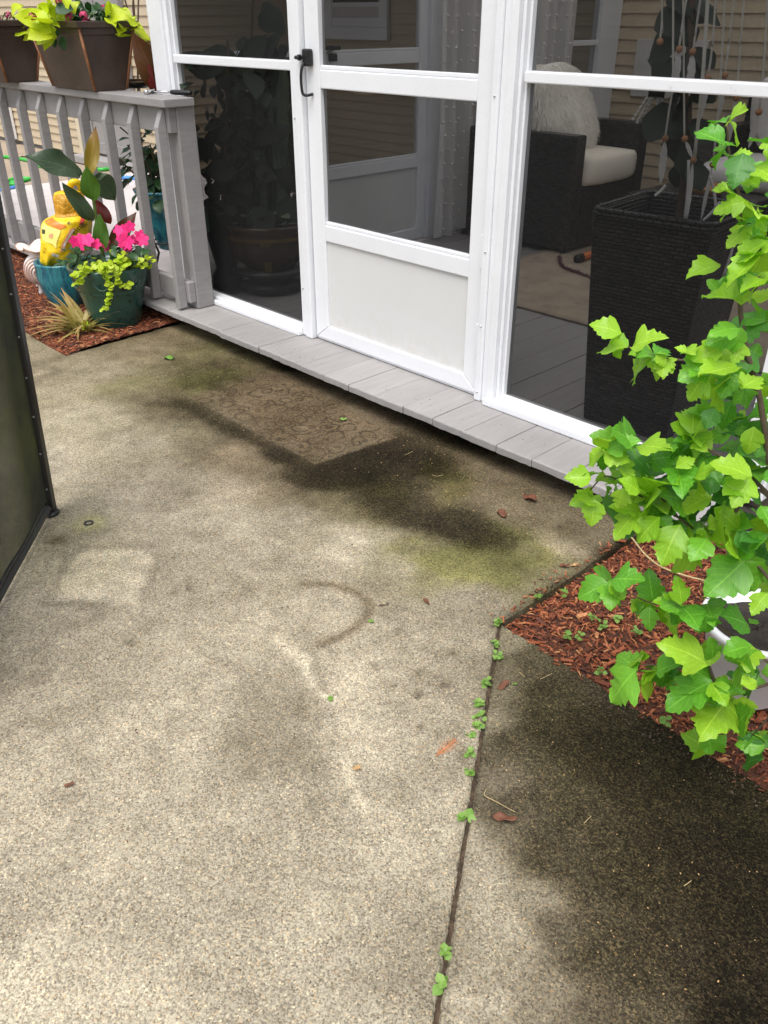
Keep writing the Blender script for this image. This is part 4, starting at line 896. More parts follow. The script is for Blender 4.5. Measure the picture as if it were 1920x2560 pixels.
# ---- tall teal pot with a bush behind the railing
hp = 4.55
tp = thing('tall_planter', 'tall tapered teal pot with dark bush on black stand behind the railing', 'planter', pz(425, 690, ZD))
tc = pd(424, 640, hp); tc.z = ZD; zr = pd(412, 470, hp).z - ZD
obj('pot', MB().lathe([(.03, .16), (.05, .17), (.085, .30), (.115, .45), (.13, zr - .02), (.137, zr), (.12, zr), (.11, zr - .06), (.001, zr - .06)], tc, 32), 'glaze_teal', tp, True)
sm = MB()
for a in (0.4, 2.5, 4.6): sm.tube([tc + Vector((.11 * math.cos(a), .11 * math.sin(a), .002)), tc + Vector((.055 * math.cos(a), .055 * math.sin(a), .15)), tc + Vector((.09 * math.cos(a), .09 * math.sin(a), .26))], .006, 6)
sm.tube([tc + Vector((.075 * math.cos(a), .075 * math.sin(a), .2)) for a in np.linspace(0, 6.283, 24)], .005, 6)
obj('stand', sm, 'black_metal', tp, True)
for i in range(150):
    d = Vector((random.gauss(0, 1), random.gauss(0, 1), random.gauss(0, 1.2))).normalized() * random.uniform(.05, .2); p = tc + Vector((-.03, .02, zr + .10)) + Vector((d.x, d.y, d.z * 1.15))
    q = p + Vector((d.x, d.y, d.z * .5 - .05)).normalized() * random.uniform(.04, .075)
    leaf_obj('leaf', random.choice(me_dark), tp, p, q, Vector((random.gauss(0, .5), random.gauss(-.3, .5), .8)), 1.0)
sm = MB()
for i in range(9):
    d = Vector((random.gauss(0, .12), random.gauss(0, .12), .2)); sm.tube([tc + Vector((0, 0, zr - .06)), tc + Vector((d.x, d.y, zr + d.z))], .004, 5)
for (pts) in ([(392, 420), (352, 370), (325, 340), (300, 318)], [(352, 370), (335, 352), (322, 365)], [(352, 372), (330, 376), (318, 362)]): sm.tube(bez([pd(x, y, hp) for x, y in pts], 5), .0035, 5)
obj('stems', sm, 'bark', tp, True)
# hoses
def hose(name, label, mat, pts, z, r):
    tag(obj(name, MB().tube(bez([pz(x, y, z) for x, y in pts], 10), r, 8), mat, None, True), label, 'hose')
hose('garden_hose', 'green garden hose snaking over the paving near the house wall', 'hose_green', [(-40, 398), (10, 392), (30, 395), (55, 398), (75, 402), (95, 404), (100, 398), (104, 408), (98, 414), (112, 417), (130, 417), (155, 420), (168, 426), (165, 432), (150, 434)], .014, .016)
hose('garden_hose', 'green garden hose coiled at the left edge of the pale deck', 'hose_green', [(-40, 462), (0, 458), (25, 450), (45, 447), (75, 447), (60, 452), (30, 455), (40, 460), (20, 462), (-20, 470)], ZD + .016, .016)
hose('garden_hose', 'green hose running past the grey door threshold', 'hose_green', [(238, 423), (255, 424), (275, 422), (300, 419), (325, 418), (350, 420)], .014, .018)
hose('garden_hose', 'blue hose along the far edge of the pale deck', 'hose_blue', [(-20, 475), (5, 474), (60, 462)], ZD + .013, .012)
hose('garden_hose', 'blue hose behind the dark bush at the deck edge', 'hose_blue', [(296, 446), (312, 444), (330, 445), (350, 447)], ZD + .014, .016)

# ================================================================== POTS IN THE LEFT BED
def hdist(p): return math.hypot(p.x - CAM.x, p.y - CAM.y)
gc = pz(294, 806, 0.0); hg = hdist(gc); zg = pd(294, 655, hg).z
gp_ = thing('flower_pot', 'dark green glazed pot with canna, pink impatiens and creeping jenny', 'flower pot', gc)
def rim_wob(r, z, th): return (r * (1 + .012 * math.sin(3 * th)), z)
gpo = obj('pot', MB().lathe([(r_ * .88, z_) for r_, z_ in [(.001, .002), (.122, .002), (.135, .012), (.158, zg * .40), (.176, zg * .60), (.180, zg * .615), (.176, zg * .63), (.190, zg * .66), (.204, zg * .90), (.214, zg * .97), (.213, zg), (.196, zg), (.186, zg * .93), (.17, zg * .88), (.001, zg * .88)]], gc, 48, rim_wob), 'glaze_green', gp_, True)
for k in range(7):
    a0 = -.7 + k * .9
    rl = MB()                                          # carved swag on the shoulder of the pot
    for s_ in (-1, 1): rl.tube(bez([gc + Vector((math.cos(a0 + s_ * .30 * q) * (.164 + .0125 * (1 - q * .4)), math.sin(a0 + s_ * .30 * q) * (.164 + .0125 * (1 - q * .4)), zg * (.70 + .22 * q ** 2))) for q in (0, .4, .75, 1)], 5), .003, 6)
    obj('swag', rl, 'glaze_green', gpo, True)
obj('soil', MB().lathe([(.001, zg * .905), (.160, zg * .90)], gc, 24), 'soil', gp_)
toC = (CAM - gc); toC.z = 0; toC.normalize()
def gat(x, y, o_=0): return pd(x, y, hg + o_)
for (x0, y0, x1, y1, w_, mt_, dr, o0, o1, nz) in ((204, 438, 98, 372, .88, 'leaf_canna', 1, -.02, -.14, .9), (222, 442, 237, 336, .52, 'leaf_canna_gold', 0, -.04, -.02, .1), (231, 502, 220, 434, .95, 'leaf_canna_green', 0, -.05, -.10, .2), (238, 436, 288, 492, 1.25, 'leaf_canna', 1, -.03, -.02, .5), (231, 553, 173, 476, .60, 'leaf_canna', 0, -.05, -.12, .5), (277, 560, 242, 506, .75, 'leaf_canna_red', 0, .02, .03, .3), (272, 622, 330, 544, .60, 'leaf_canna_brown', 0, .0, .04, .3), (254, 628, 250, 552, .75, 'leaf_canna_green', 0, -.06, -.08, .2), (262, 610, 264, 566, .5, 'leaf_canna_gold', 0, -.02, .0, .2), (236, 446, 262, 436, .8, 'leaf_canna', 0, -.02, -.05, .8)):
    p0_, p1_ = gat(x0, y0, o0), gat(x1, y1, o1); leaf_obj('canna_leaf', me_can[mt_][dr], gp_, p0_, p0_ + (p1_ - p0_) * (1.04 if x1 < 150 else 1.2), toC + Vector((0, 0, nz)), w_ * 1.12)
obj('canna_stem', MB().tube(bez([gat(260, 665), gat(256, 630, -.01), gat(242, 560, -.02), (gat(234, 500, -.03)), gat(222, 438, -.04)], 6), [.011 - .0002 * i for i in range(25)], 8), 'green_stem', gp_, True)
pm = MB()
for k in range(5):
    a = k * 1.2566; 
    pm.grid(lambda u, v: Vector((math.cos(a) * v + -math.sin(a) * (u - .5) * 1.15 * math.sin(min(v * 1.15 + .15, 1) * 2.6), math.sin(a) * v + math.cos(a) * (u - .5) * 1.15 * math.sin(min(v * 1.15 + .15, 1) * 2.6), .18 * v - .15 * v * v + .04 * k % .07)), 3, 4)
me_fl = pm.mesh('impatiens_flower', 'pink', True)
def flower_at(x, y, r, o_, par, nrm):
    p = gat(x, y, o_); z = nrm.normalized(); xx = z.orthogonal().normalized(); yy = z.cross(xx); a = random.uniform(0, 6.28)
    x2 = (xx * math.cos(a) + yy * math.sin(a)) * r; y2 = (yy * math.cos(a) - xx * math.sin(a)) * r; z2 = z * r
    link(bpy.data.objects.new('impatiens_flower', me_fl), par, Matrix(((x2.x, y2.x, z2.x, p.x), (x2.y, y2.y, z2.y, p.y), (x2.z, y2.z, z2.z, p.z), (0, 0, 0, 1))))
for (x, y, r) in ((186, 606, .030), (198, 602, .034), (206, 610, .03), (219, 600, .032), (228, 606, .028), (241, 610, .026), (262, 604, .024), (264, 617, .022), (310, 602, .038), (321, 608, .036), (317, 617, .028), (332, 600, .026), (350, 590, .030), (357, 600, .030), (346, 604, .022), (313, 574, .030), (325, 566, .026), (297, 576, .028)):
    flower_at(x, y, r * .95, random.uniform(-.12, -.02), gp_, toC + Vector((random.gauss(0, .4), random.gauss(0, .4), random.uniform(.1, .9))))
for i in range(90):
    x = random.choice([random.uniform(160, 262), random.uniform(280, 360)]); y = random.uniform(612, 664); p = gat(x, y, random.uniform(-.16, .08))
    leaf_obj('impatiens_leaf', random.choice(me_dark), gp_, p, p + Vector((random.gauss(0, 1), random.gauss(-.3, 1), random.uniform(-.6, .6))).normalized() * random.uniform(.04, .07), toC * .4 + Vector((random.gauss(0, .4), random.gauss(0, .4), .8)), .62)
me_j = leaf_mesh('jenny_leaf', 'leaf_jenny', P2(.05, .42, .52, .52, .42, .05), 1.0, .12, .15)
def jleaf(p, r): 
    d = Vector((random.gauss(0, 1), random.gauss(0, 1), random.gauss(0, .4))).normalized() * r
    leaf_obj('jenny_leaf', me_j, gp_, p, p + d, toC * random.uniform(.2, 1.0) + Vector((random.gauss(0, .35), random.gauss(0, .35), .9)))
CJ = lambda x, y: (150 + x / 6.9125, 540 + y / 6.9125)
sm = MB()
trails = ([(870, 860), (840, 1000), (850, 1130), (855, 1260), (845, 1380), (830, 1480), (780, 1560), (735, 1645)], [(880, 900), (930, 1010), (985, 1120), (1060, 1200), (1130, 1200), (1195, 1165)], [(420, 880), (340, 980), (260, 1010), (215, 1012)], [(420, 960), (380, 1080), (310, 1150), (255, 1180)], [(900, 880), (1030, 930), (1040, 1000)], [(760, 860), (730, 960), (760, 1070)])
for tr_ in trails:
    pts = bez([gat(*CJ(x, y), -.185) for x, y in tr_], 7); sm.tube(pts, .0018, 5)
    for i, p in enumerate(pts):
        if i % 2 == 0:
            for s_ in (0, 1): jleaf(p, random.uniform(.016, .026))
for i in range(150):
    u = random.random(); x = 380 + 1210 * u; y = 870 - 90 * u + random.gauss(0, 55) + (40 if u < .5 else -20)
    jleaf(gat(*CJ(x, y), -.18 + .10 * abs(u - .45) + random.uniform(-.02, .05)), random.uniform(.018, .03))
for i in range(24): jleaf(gat(*CJ(random.uniform(820, 1380), random.uniform(600, 760)), random.uniform(-.12, 0)), random.uniform(.018, .028))
obj('trailing_stems', sm, 'leaf_jenny', gp_, True)

# blue pot with the yellow bag
bc = pz(173, 764, 0.0); hb = hdist(bc); zb = pd(135, 652, hb).z
bp = thing('flower_pot', 'blue teal drip glazed pot holding the yellow bag', 'flower pot', bc)
obj('pot', MB().lathe([(.001, .002), (.078, .002), (.088, .02), (.118, zb * .45), (.130, zb * .72), (.127, zb * .93), (.130, zb * .97), (.129, zb), (.116, zb), (.114, zb * .92), (.001, zb * .9)], bc, 44), 'glaze_teal', bp, True)
# bag surface: centre line and half width from bottom to top (photo pixels), wrinkled
BC = [(128, 668, 8), (136, 655, 26), (150, 640, 44), (158, 620, 52), (165, 595, 56), (168, 570, 57), (172, 548, 53), (178, 537, 40), (178, 529, 35), (175, 512, 36), (172, 497, 34), (170, 486, 31), (170, 479, 27), (172, 476, 12)]
bgt = thing('soil_bag', 'crumpled yellow plastic bag with red and black print, stuffed in the blue pot', 'bag', pd(165, 660, hb))
toB = (CAM - bc); thc = math.atan2(toB.y, toB.x); mpp = (hb ** 2 + (CAM.z - .5) ** 2) ** .5 / FPX
BCS = bez([Vector(q_) for q_ in BC], 10)
def bc_at(v):
    q = max(0, min(1, v)) * (len(BCS) - 1); i = min(int(q), len(BCS) - 2); return BCS[i].lerp(BCS[i + 1], q - i)
def bag(phi, v, off=0.0):
    cx, cy, w_ = bc_at(v)
    c_ = pd(cx, cy, hb - .01); r_ = w_ * mpp
    wr = 1 + .02 * math.sin(5 * phi + 9 * v) + .03 * math.sin(3 * phi - 13 * v + 1.5 * math.sin(2 * phi)) + .014 * math.sin(13 * phi + 41 * v + 2 * math.sin(5 * phi)) + .05 * (v < .25) * math.sin(9 * phi)
    a = thc + phi
    return c_ + Vector((math.cos(a) * (r_ * .82 * wr + off), math.sin(a) * (r_ * wr + off), .012 * math.sin(phi * 4 + v * 20) * (v < .3)))
bsk = obj('bag_skin', MB().grid(lambda u, v: bag((u - .5) * 6.2831, v), 72, 64), 'bag_yellow', bgt, True)
c_ = pd(160, 486, hb - .05)
obj('bag_mouth', MB().lathe([(.018, -.05), (.03, -.02), (.034, .0), (.030, .004), (.022, -.015), (.012, -.045)], pd(157, 492, hb - .035), 20, lambda r, z, th: (r * (1 + .15 * math.sin(3 * th)), z + .012 * math.sin(2 * th + 1))), 'bag_yellow', bgt, True)
obj('stick', MB().tube([pd(161, 520, hb - .03), pd(157, 483, hb - .045)], .0125, 12), 'stump', bgt)
obj('bag_knot', MB().tube(bez([pd(178, 480, hb), pd(176, 462, hb - .01), pd(186, 455, hb - .02), pd(199, 460, hb), pd(203, 476, hb + .01)], 6), [.008, .012] + [.016] * 21 + [.012, .008], 10), 'bag_yellow', bgt, True)
def phi_of(x, v):
    q = v * (len(BC) - 1); i = min(int(q), len(BC) - 2); f_ = q - i; cx = BC[i][0] * (1 - f_) + BC[i + 1][0] * f_; w_ = BC[i][2] * (1 - f_) + BC[i + 1][2] * f_
    return math.asin(max(-.98, min(.98, (x - cx) / w_)))
def v_of(y):
    for i in range(len(BC) - 1):
        if BC[i][1] >= y >= BC[i + 1][1]: f_ = (BC[i][1] - y) / (BC[i][1] - BC[i + 1][1]); return (i + f_) / (len(BC) - 1)
    return .5
def bagpt(x, y, off): v = v_of(y); return bag(phi_of(x, v), v, off)
def decal(name, quad, mat, off=.003, n=8):
    (ax, ay), (bx_, by), (cx, cy), (dx, dy) = quad
    def fn(u, v):
        x = (ax * (1 - u) + bx_ * u) * (1 - v) + (dx * (1 - u) + cx * u) * v; y = (ay * (1 - u) + by * u) * (1 - v) + (dy * (1 - u) + cy * u) * v
        return bagpt(x, y, off)
    obj(name, MB().grid(fn, n, n), mat, bsk, True)
BQ = lambda x, y: (40 + x / 6.636, 440 + y / 6.636)
decal('bag_top', [(138, 480), (208, 480), (216, 533), (143, 536)], 'bag_gold', .0022, 14)
decal('print_band', [BQ(520, 700), BQ(640, 640), BQ(860, 760), BQ(760, 810)], 'bag_orange', .003)
decal('print_panel', [BQ(478, 720), BQ(770, 820), BQ(700, 1060), BQ(490, 1000)], 'bag_pale', .003)
decal('print_mark', [BQ(510, 820), BQ(550, 820), BQ(530, 890), BQ(500, 885)], 'bag_ink', .0045, 3)
decal('print_mark', [BQ(610, 870), BQ(665, 870), BQ(640, 945), BQ(592, 930)], 'bag_pink', .0045, 3)
decal('print_band', [BQ(740, 1120), BQ(900, 810), BQ(980, 800), BQ(800, 1130)], 'bag_pink', .003)
for k in range(7):
    f_ = (k + .5) / 7; x = 770 + 170 * f_; y = 1110 - 290 * f_; decal('print_mark', [BQ(x - 15, y + 10), BQ(x + 15, y - 20), BQ(x + 32, y - 8), BQ(x + 2, y + 20)], 'bag_white', .0045, 2)
decal('print_mark', [BQ(1050, 650), BQ(1115, 665), BQ(1080, 770), BQ(1020, 770)], 'bag_red', .003, 4)
decal('print_mark', [BQ(640, 1190), BQ(725, 1200), BQ(715, 1275), BQ(640, 1270)], 'bag_white', .003, 4)
def bag_text(txt, x0, y0, ang, size):
    cu_ = bpy.data.curves.new('print_text', 'FONT'); cu_.body = txt; cu_.size = 1.0; cu_.resolution_u = 3
    to_ = bpy.data.objects.new('print_text_tmp', cu_); COL.objects.link(to_); dg = bpy.context.evaluated_depsgraph_get(); dg.update()
    mt_ = to_.evaluated_get(dg).to_mesh(); vv = [tuple(v.co) for v in mt_.vertices]; ff = [tuple(p.vertices) for p in mt_.polygons]
    to_.to_mesh_clear(); bpy.data.objects.remove(to_); ca_, sa = math.cos(ang), math.sin(ang)
    obj('print_text', MB().add([bagpt(x0 + size * (x * ca_ - y * sa), y0 - size * (x * sa + y * ca_), .005) for x, y, z in vv], ff), 'bag_ink', bsk)
bag_text('ting', *BQ(985, 925), R_(52), 21)
bag_text('Ki', *BQ(850, 720), R_(-38), 11)
bag_text('x', *BQ(665, 1255), R_(-10), 8)
bag_text('5', *BQ(525, 1240), R_(60), 9)

# white shell planter
sc_ = pz(104, 738, 0.0); hs_ = hdist(sc_)
sp = thing('shell_planter', 'white snail shell shaped ceramic planter with brown spiral beside the blue pot', 'planter', sc_)
c0 = pd(99, 672, hs_)
sbd = obj('body', MB().ball(c0, .082, 16, (.95, .95, 1.0)), 'shell_white', sp, True)
spi = []
for i in range(150):
    a = i * .215; rr = .008 + .072 * (i / 150) ** .8; ph = math.asin(min(.99, rr / .083)) 
    fd = Vector((math.cos(thc - .15), math.sin(thc - .15), -.02)).normalized(); ux = Vector((-fd.y, fd.x, 0)).normalized(); uz = fd.cross(ux) * -1
    spi.append(c0 + (fd * math.cos(ph) + (ux * math.cos(a) + Vector((0, 0, 1)) * math.sin(a)) * math.sin(ph)) * .080)
obj('spiral', MB().tube(spi, .0042, 6), 'shell_brown', sbd, True)
cr = pd(100, 632, hs_)
wob = lambda r, z, th: (r * (1 + (.16 * math.sin(5 * th) if z > .0 else 0)), z + (.012 * math.sin(5 * th + 1) if z > .0 else 0))
frm = obj('flared_rim', MB().lathe([(.045, -.05), (.048, -.01), (.085, .028), (.098, .034), (.09, .037), (.07, .02), (.04, -.01)], cr, 60, wob), 'shell_white', sp, True)
obj('rim_line', MB().tube([cr + Vector((wob(.098, .034, a)[0] * math.cos(a), wob(.098, .034, a)[0] * math.sin(a), wob(.098, .034, a)[1])) for a in np.linspace(0, 6.283, 60)], .0035, 5), 'shell_brown', frm, True)
for (x, y) in ((106, 738), (98, 714), (112, 722)):
    f0 = pz(x, y, .001); obj('foot', MB().tube([f0, f0 + Vector((0, 0, .012)), f0.lerp(c0, .5), f0.lerp(c0, .75)], [.019, .016, .013, .02], 10), 'shell_white', sp, True)

# variegated grass clump
gb = pz(207, 828, .0)
gr_ = thing('grass_clump', 'straw coloured variegated grass tuft in front of the green pot', 'grass', gb)
me_b = [leaf_mesh('blade', 'blade_straw', P2(.5, .9, 1, 1, .95, .8, .6, .35, .05), .035, .1, d_, wave=.0, seed=i) for i, d_ in enumerate((.35, .7, 1.0))]
for i in range(84):
    a = random.gauss(math.radians(215), .8) if i < 62 else random.uniform(0, 6.28); L = random.uniform(.10, .23); el = random.uniform(.35, 1.3)
    p0 = gb + Vector((random.gauss(0, .018), random.gauss(0, .018), .0)); d = Vector((math.cos(a) * math.cos(el), math.sin(a) * math.cos(el), math.sin(el)))
    leaf_obj('blade', random.choice(me_b), gr_, p0, p0 + d * L, Vector((-d.x * d.z, -d.y * d.z, 1 - d.z * d.z)) + Vector((0, 0, .05)), random.uniform(.9, 1.6))
for i in range(10):
    p0 = gb + Vector((random.gauss(.01, .012), random.gauss(.01, .012), .005)); leaf_obj('green_shoot', me_j, gr_, p0, p0 + Vector((random.gauss(0, .02), random.gauss(0, .02), .04)), toC, .16)
pb = pz(232, 845, .004); tag(obj('pebble', jitter(MB().ball(pb, .014, 7, (1.2, 1, .7)), .001), 'stone', None, True), 'dark grey pebble in the mulch in front of the green pot', 'pebble')

# ================================================================== BLACK MESH PANEL AT THE LEFT EDGE
A = pz(128, 1283, 0.0); Bm = pz(0, 1520, 0.0); dP = (Bm - A).normalized(); A.z = 0
top_dir = (pd(0, 565, hdist(A) - .0) - A); lean = Vector((top_dir.x / top_dir.z, top_dir.y / top_dir.z, 0)); HP, WP = 1.30, .95
def pp(s_, z): return A + dP * s_ + lean * z * .9 + Vector((0, 0, z))
pn = thing('mesh_panel', 'black framed mesh screen panel with green algae standing at the left edge', 'screen panel', A)
def bar(name, p0, p1, r, mat='black_metal'):
    obj(name, MB().tube([p0, p1], r, 4), mat, pn, bevel=.004)
nP = Vector((-dP.y, dP.x, 0))
for s_ in (0, WP): bar('upright', pp(s_, .012), pp(s_, HP), .021)
for z_ in (.03, HP - .02): bar('cross_bar', pp(.02, z_), pp(WP - .02, z_), .014)
def mf(u, v):
    s_ = .015 + (WP - .03) * u; z_ = .035 + (HP - .06) * v
    return pp(s_, z_) + nP * (.016 * math.sin(u * 3.14) * math.sin(v * 3.14) + .01 * math.sin(u * 11 + v * 3) * (1 - v) * u)
obj('mesh_cloth', MB().grid(mf, 40, 40), 'panel_mesh', pn, True)
hemb = MB().tube([pp(.03 + (WP - .06) * u, .047 + .004 * math.sin(u * 20)) for u in np.linspace(0, 1, 30)], .006, 6); obj('hem', hemb, 'black_metal', pn, True)
obj('foot', MB().lathe([(.001, 0.0), (.024, 0.0), (.026, .006), (.02, .012), (.001, .012)], A + Vector((.004, -.002, .0)), 20), 'black_plastic', pn, True)
for i in range(10):
    p = pp(0, .08 + i * .115) + (CAM - A).normalized() * .0215; obj('rivet', MB().ball(p, .0032, 6), 'stone', pn, True)
hole = pz(222, 1308, .0); tag(obj('floor_anchor', MB().lathe([(.001, -.001), (.0075, .0), (.009, .0025), (.0135, .003), (.0145, .0005)], hole, 20), 'black_metal', None, True), 'small round metal anchor set in the concrete by the mesh panel', 'anchor')

# ================================================================== INSIDE THE PORCH
ZF = ZD + .001
rx0 = pz(1292, 650, ZD).x
rug = MB().grid(lambda u, v: Vector((rx0 + (1.80 - rx0) * u, .965 + 2.2 * v, ZD + .009 + .001 * math.sin(u * 40) * math.sin(v * 33))), 40, 40)
tag(obj('rug', rug, 'rug', None, True, solid=.008), 'beige flat weave rug on the porch floor', 'rug')
def soft(name, x0, x1, y0, y1, z0, z1, mat, par, puff=.25, M=None, lev=3):
    bm_ = bmesh.new(); bmesh.ops.create_cube(bm_, size=1.0); bmesh.ops.subdivide_edges(bm_, edges=bm_.edges[:], cuts=6, use_grid_fill=True)
    c = Vector(((x0 + x1) / 2, (y0 + y1) / 2, (z0 + z1) / 2)); s_ = Vector((x1 - x0, y1 - y0, z1 - z0))
    for v in bm_.verts:
        p = v.co * 2; k = (1 - puff * .5 * (p.x ** 4 * p.y ** 4 + p.y ** 4 * p.z ** 4 + p.x ** 4 * p.z ** 4) / 1.6)
        q = Vector((p.x * (1 + .05 * (1 - p.y ** 2) * (1 - p.z ** 2)), p.y * (1 + .05 * (1 - p.x ** 2) * (1 - p.z ** 2)), p.z * (1 + .07 * (1 - p.x ** 2) * (1 - p.y ** 2)))) * k
        w = Vector((q.x * s_.x / 2, q.y * s_.y / 2, q.z * s_.z / 2)) + c
        v.co = M @ w if M else w
    me_ = bpy.data.meshes.new(name); bm_.to_mesh(me_); bm_.free(); me_.materials.append(MATS[mat]); me_.polygons.foreach_set('use_smooth', [True] * len(me_.polygons))
    return obj(name, None, None, par, me=me_)
ch = thing('armchair', 'black wicker armchair with cream seat cushion behind the right screen', 'chair', (-.45, 2.3, ZF))
def wk(name, par, *a, bv=.012): return obj(name, MB().box(*a), 'wicker', par, bevel=bv)
wk('arm', ch, -.85, -.095, 1.925, 2.03, ZF + .03, .728); wk('arm', ch, -.85, -.095, 2.56, 2.665, ZF + .03, .752)
wk('seat_base', ch, -.80, -.10, 2.032, 2.558, ZF + .03, .455); wk('backrest', ch, -.855, -.792, 2.031, 2.559, ZF + .03, .90)
for x_ in (-.88, -.13):
    for y_ in (1.96, 2.63): obj('foot', MB().tube([(x_, y_, ZF), (x_, y_, ZF + .032)], .02, 8), 'black_plastic', ch)
soft('seat_cushion', -.79, -.075, 2.038, 2.552, .458, .612, 'cream', ch, .07)
soft('back_cushion', -.80, -.60, 2.06, 2.55, .615, 1.02, 'cream', ch, .1, M=Matrix.Translation((-.7, 2.3, .8)) @ Matrix.Rotation(-.25, 4, 'Y') @ Matrix.Translation((.7, -2.3, -.8)))
pl = thing('fur_pillow', 'shaggy white fur throw pillow on the wicker armchair', 'pillow', (-.42, 2.26, .62))
Mf = Matrix.Translation((-.45, 2.24, .815)) @ Matrix.Rotation(-.42, 4, 'Y') @ Matrix.Rotation(.10, 4, 'X')
core = MB().ball((0, 0, 0), 1, 16); core.v = [tuple(Mf @ Vector((math.copysign(abs(x) ** .8, x) * .11, math.copysign(abs(y) ** .7, y) * .25, math.copysign(abs(z) ** .7, z) * .25))) for x, y, z in core.v]
obj('pillow_core', core, 'fur', pl, True)
hr = MB()
for i in range(5200):
    th = random.uniform(0, 6.28); zz = random.uniform(-1, 1); r_ = math.sqrt(1 - zz * zz); x, y, z = r_ * math.cos(th), r_ * math.sin(th), zz
    p = Mf @ Vector((math.copysign(abs(x) ** .8, x) * .11, math.copysign(abs(y) ** .7, y) * .25, math.copysign(abs(z) ** .7, z) * .25))
    d = (Mf.to_3x3() @ Vector((x * 1.2, y * .4, z * .4))).normalized() * .6 + Vector((random.gauss(0, .15), random.gauss(0, .25), -.75)); d = d.normalized() * random.uniform(.035, .065); s_ = d.cross(CAM - p).normalized() * .0022
    hr.add([p - s_, p + s_, p + d * .6 + s_ * .7, p + d + Vector((0, 0, -.006)), p + d * .6 - s_ * .7], [(0, 1, 2, 4), (4, 2, 3)])
stuff(obj('fur_strands', hr, 'fur', pl))
# loveseat along the back wall
ls = thing('loveseat', 'black wicker loveseat with white cushions at the back of the porch', 'sofa', (1.05, 3.0, ZF))
wk('arm', ls, .12, .24, 2.62, 3.40, ZF + .03, .72); wk('arm', ls, 1.70, 1.82, 2.62, 3.40, ZF + .03, .72); wk('seat_base', ls, .242, 1.698, 2.62, 3.30, ZF + .03, .44); wk('backrest', ls, .12, 1.82, 3.402, 3.49, ZF + .03, .88)
soft('seat_cushion', .25, .96, 2.60, 3.28, .445, .58, 'white_fabric', ls); soft('seat_cushion', .98, 1.69, 2.60, 3.28, .445, .58, 'white_fabric', ls)
for k_, (xa, an) in enumerate(((.3, .3), (.78, .12), (1.25, .25))):
    p_ = thing('pillow', ('white square pillow at the left end of the loveseat', 'white square pillow in the middle of the loveseat', 'white square pillow at the right end of the loveseat')[k_], 'pillow', (xa + .2, 3.15, .59))
    soft('pillow_cover', xa, xa + .44, 3.08, 3.22, .60, 1.0, 'white_fabric', p_, .5, M=Matrix.Translation((xa + .22, 3.15, .6)) @ Matrix.Rotation(an, 4, 'X') @ Matrix.Rotation(.2 * (k_ - 1), 4, 'Z') @ Matrix.Translation((-xa - .22, -3.15, -.6)))
tb = thing('side_table', 'low black side table between the armchair and loveseat', 'table', (.35, 2.2, ZF))
tcx = pz(1745, 492, .45)
obj('top', MB().box(tcx.x - .32, tcx.x + .3, tcx.y - .2, tcx.y + .25, .43, .455), 'wicker', tb, bevel=.006)
for sx in (-.29, .27):
    for sy in (-.17, .22): obj('leg', MB().box(tcx.x + sx - .02, tcx.x + sx + .02, tcx.y + sy - .02, tcx.y + sy + .02, ZF + .009, .429), 'wicker', tb, bevel=.004)
bw = pz(1768, 486, .456); tag(obj('woven_bowl', MB().lathe([(.001, .002), (.07, .002), (.12, .04), (.115, .045), (.06, .012), (.001, .01)], Vector((bw.x, bw.y, .4555)), 24), 'bead', None, True), 'orange brown woven bowl on the low black table', 'bowl')
wp0 = py_(1594, 97, YB - .03); wp1 = py_(1576, 240, YB - .03)
tag(obj('wall_board', MB().box(wp0.x, wp0.x + .52, YB - .034, YB - .018, wp1.z, wp0.z), 'picture_grey', None, bevel=.003), 'pale blank board leaning on the siding behind the plant', 'board')
# tall wicker planter with a fiddle leaf fig
PC = Vector((1.405, .285, 0)); Mr = Matrix.Translation(PC) @ Matrix.Rotation(R_(5.0), 4, 'Z')
wp = thing('wicker_planter', 'tall square black wicker planter with a fig plant behind the right screen', 'planter', (PC.x, PC.y, ZF))
def sqr(h_, z): return [Mr @ Vector((h_ * a, h_ * b_, z)) for a, b_ in ((-1, -1), (1, -1), (1, 1), (-1, 1))]
def shell(rs): return MB().add([p for h_, z in rs for p in sqr(h_, z)], [(r * 4 + k, r * 4 + (k + 1) % 4, r * 4 + 4 + (k + 1) % 4, r * 4 + 4 + k) for r in range(len(rs) - 1) for k in range(4)])
wbd = obj('body', shell([(.148, ZF), (.150, ZF + .02), (.186, .775), (.186, .786), (.172, .786), (.160, .66)]), 'wicker', wp, bevel=.014, segs=3)
for z_, h_ in ((.787, .186), (.774, .190)): obj('braid', MB().tube([Mr @ Vector((h_ * math.copysign(min(1, abs(math.cos(a)) * 1.32), math.cos(a)), h_ * math.copysign(min(1, abs(math.sin(a)) * 1.32), math.sin(a)), z_ + .0012 * math.sin(a * 90))) for a in np.linspace(0, 6.283, 180)], .0075, 6), 'wicker', wbd, True)
obj('soil', MB().add(sqr(.163, .68), [(0, 1, 2, 3)]), 'soil', wp)
HW = 2.82
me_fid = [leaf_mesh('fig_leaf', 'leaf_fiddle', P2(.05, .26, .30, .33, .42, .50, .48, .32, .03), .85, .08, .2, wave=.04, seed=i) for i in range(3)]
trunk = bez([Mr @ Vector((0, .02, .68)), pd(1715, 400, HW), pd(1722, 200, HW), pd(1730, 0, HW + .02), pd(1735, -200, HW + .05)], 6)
obj('trunk', MB().tube(trunk, .011, 8), 'bark', wp, True)
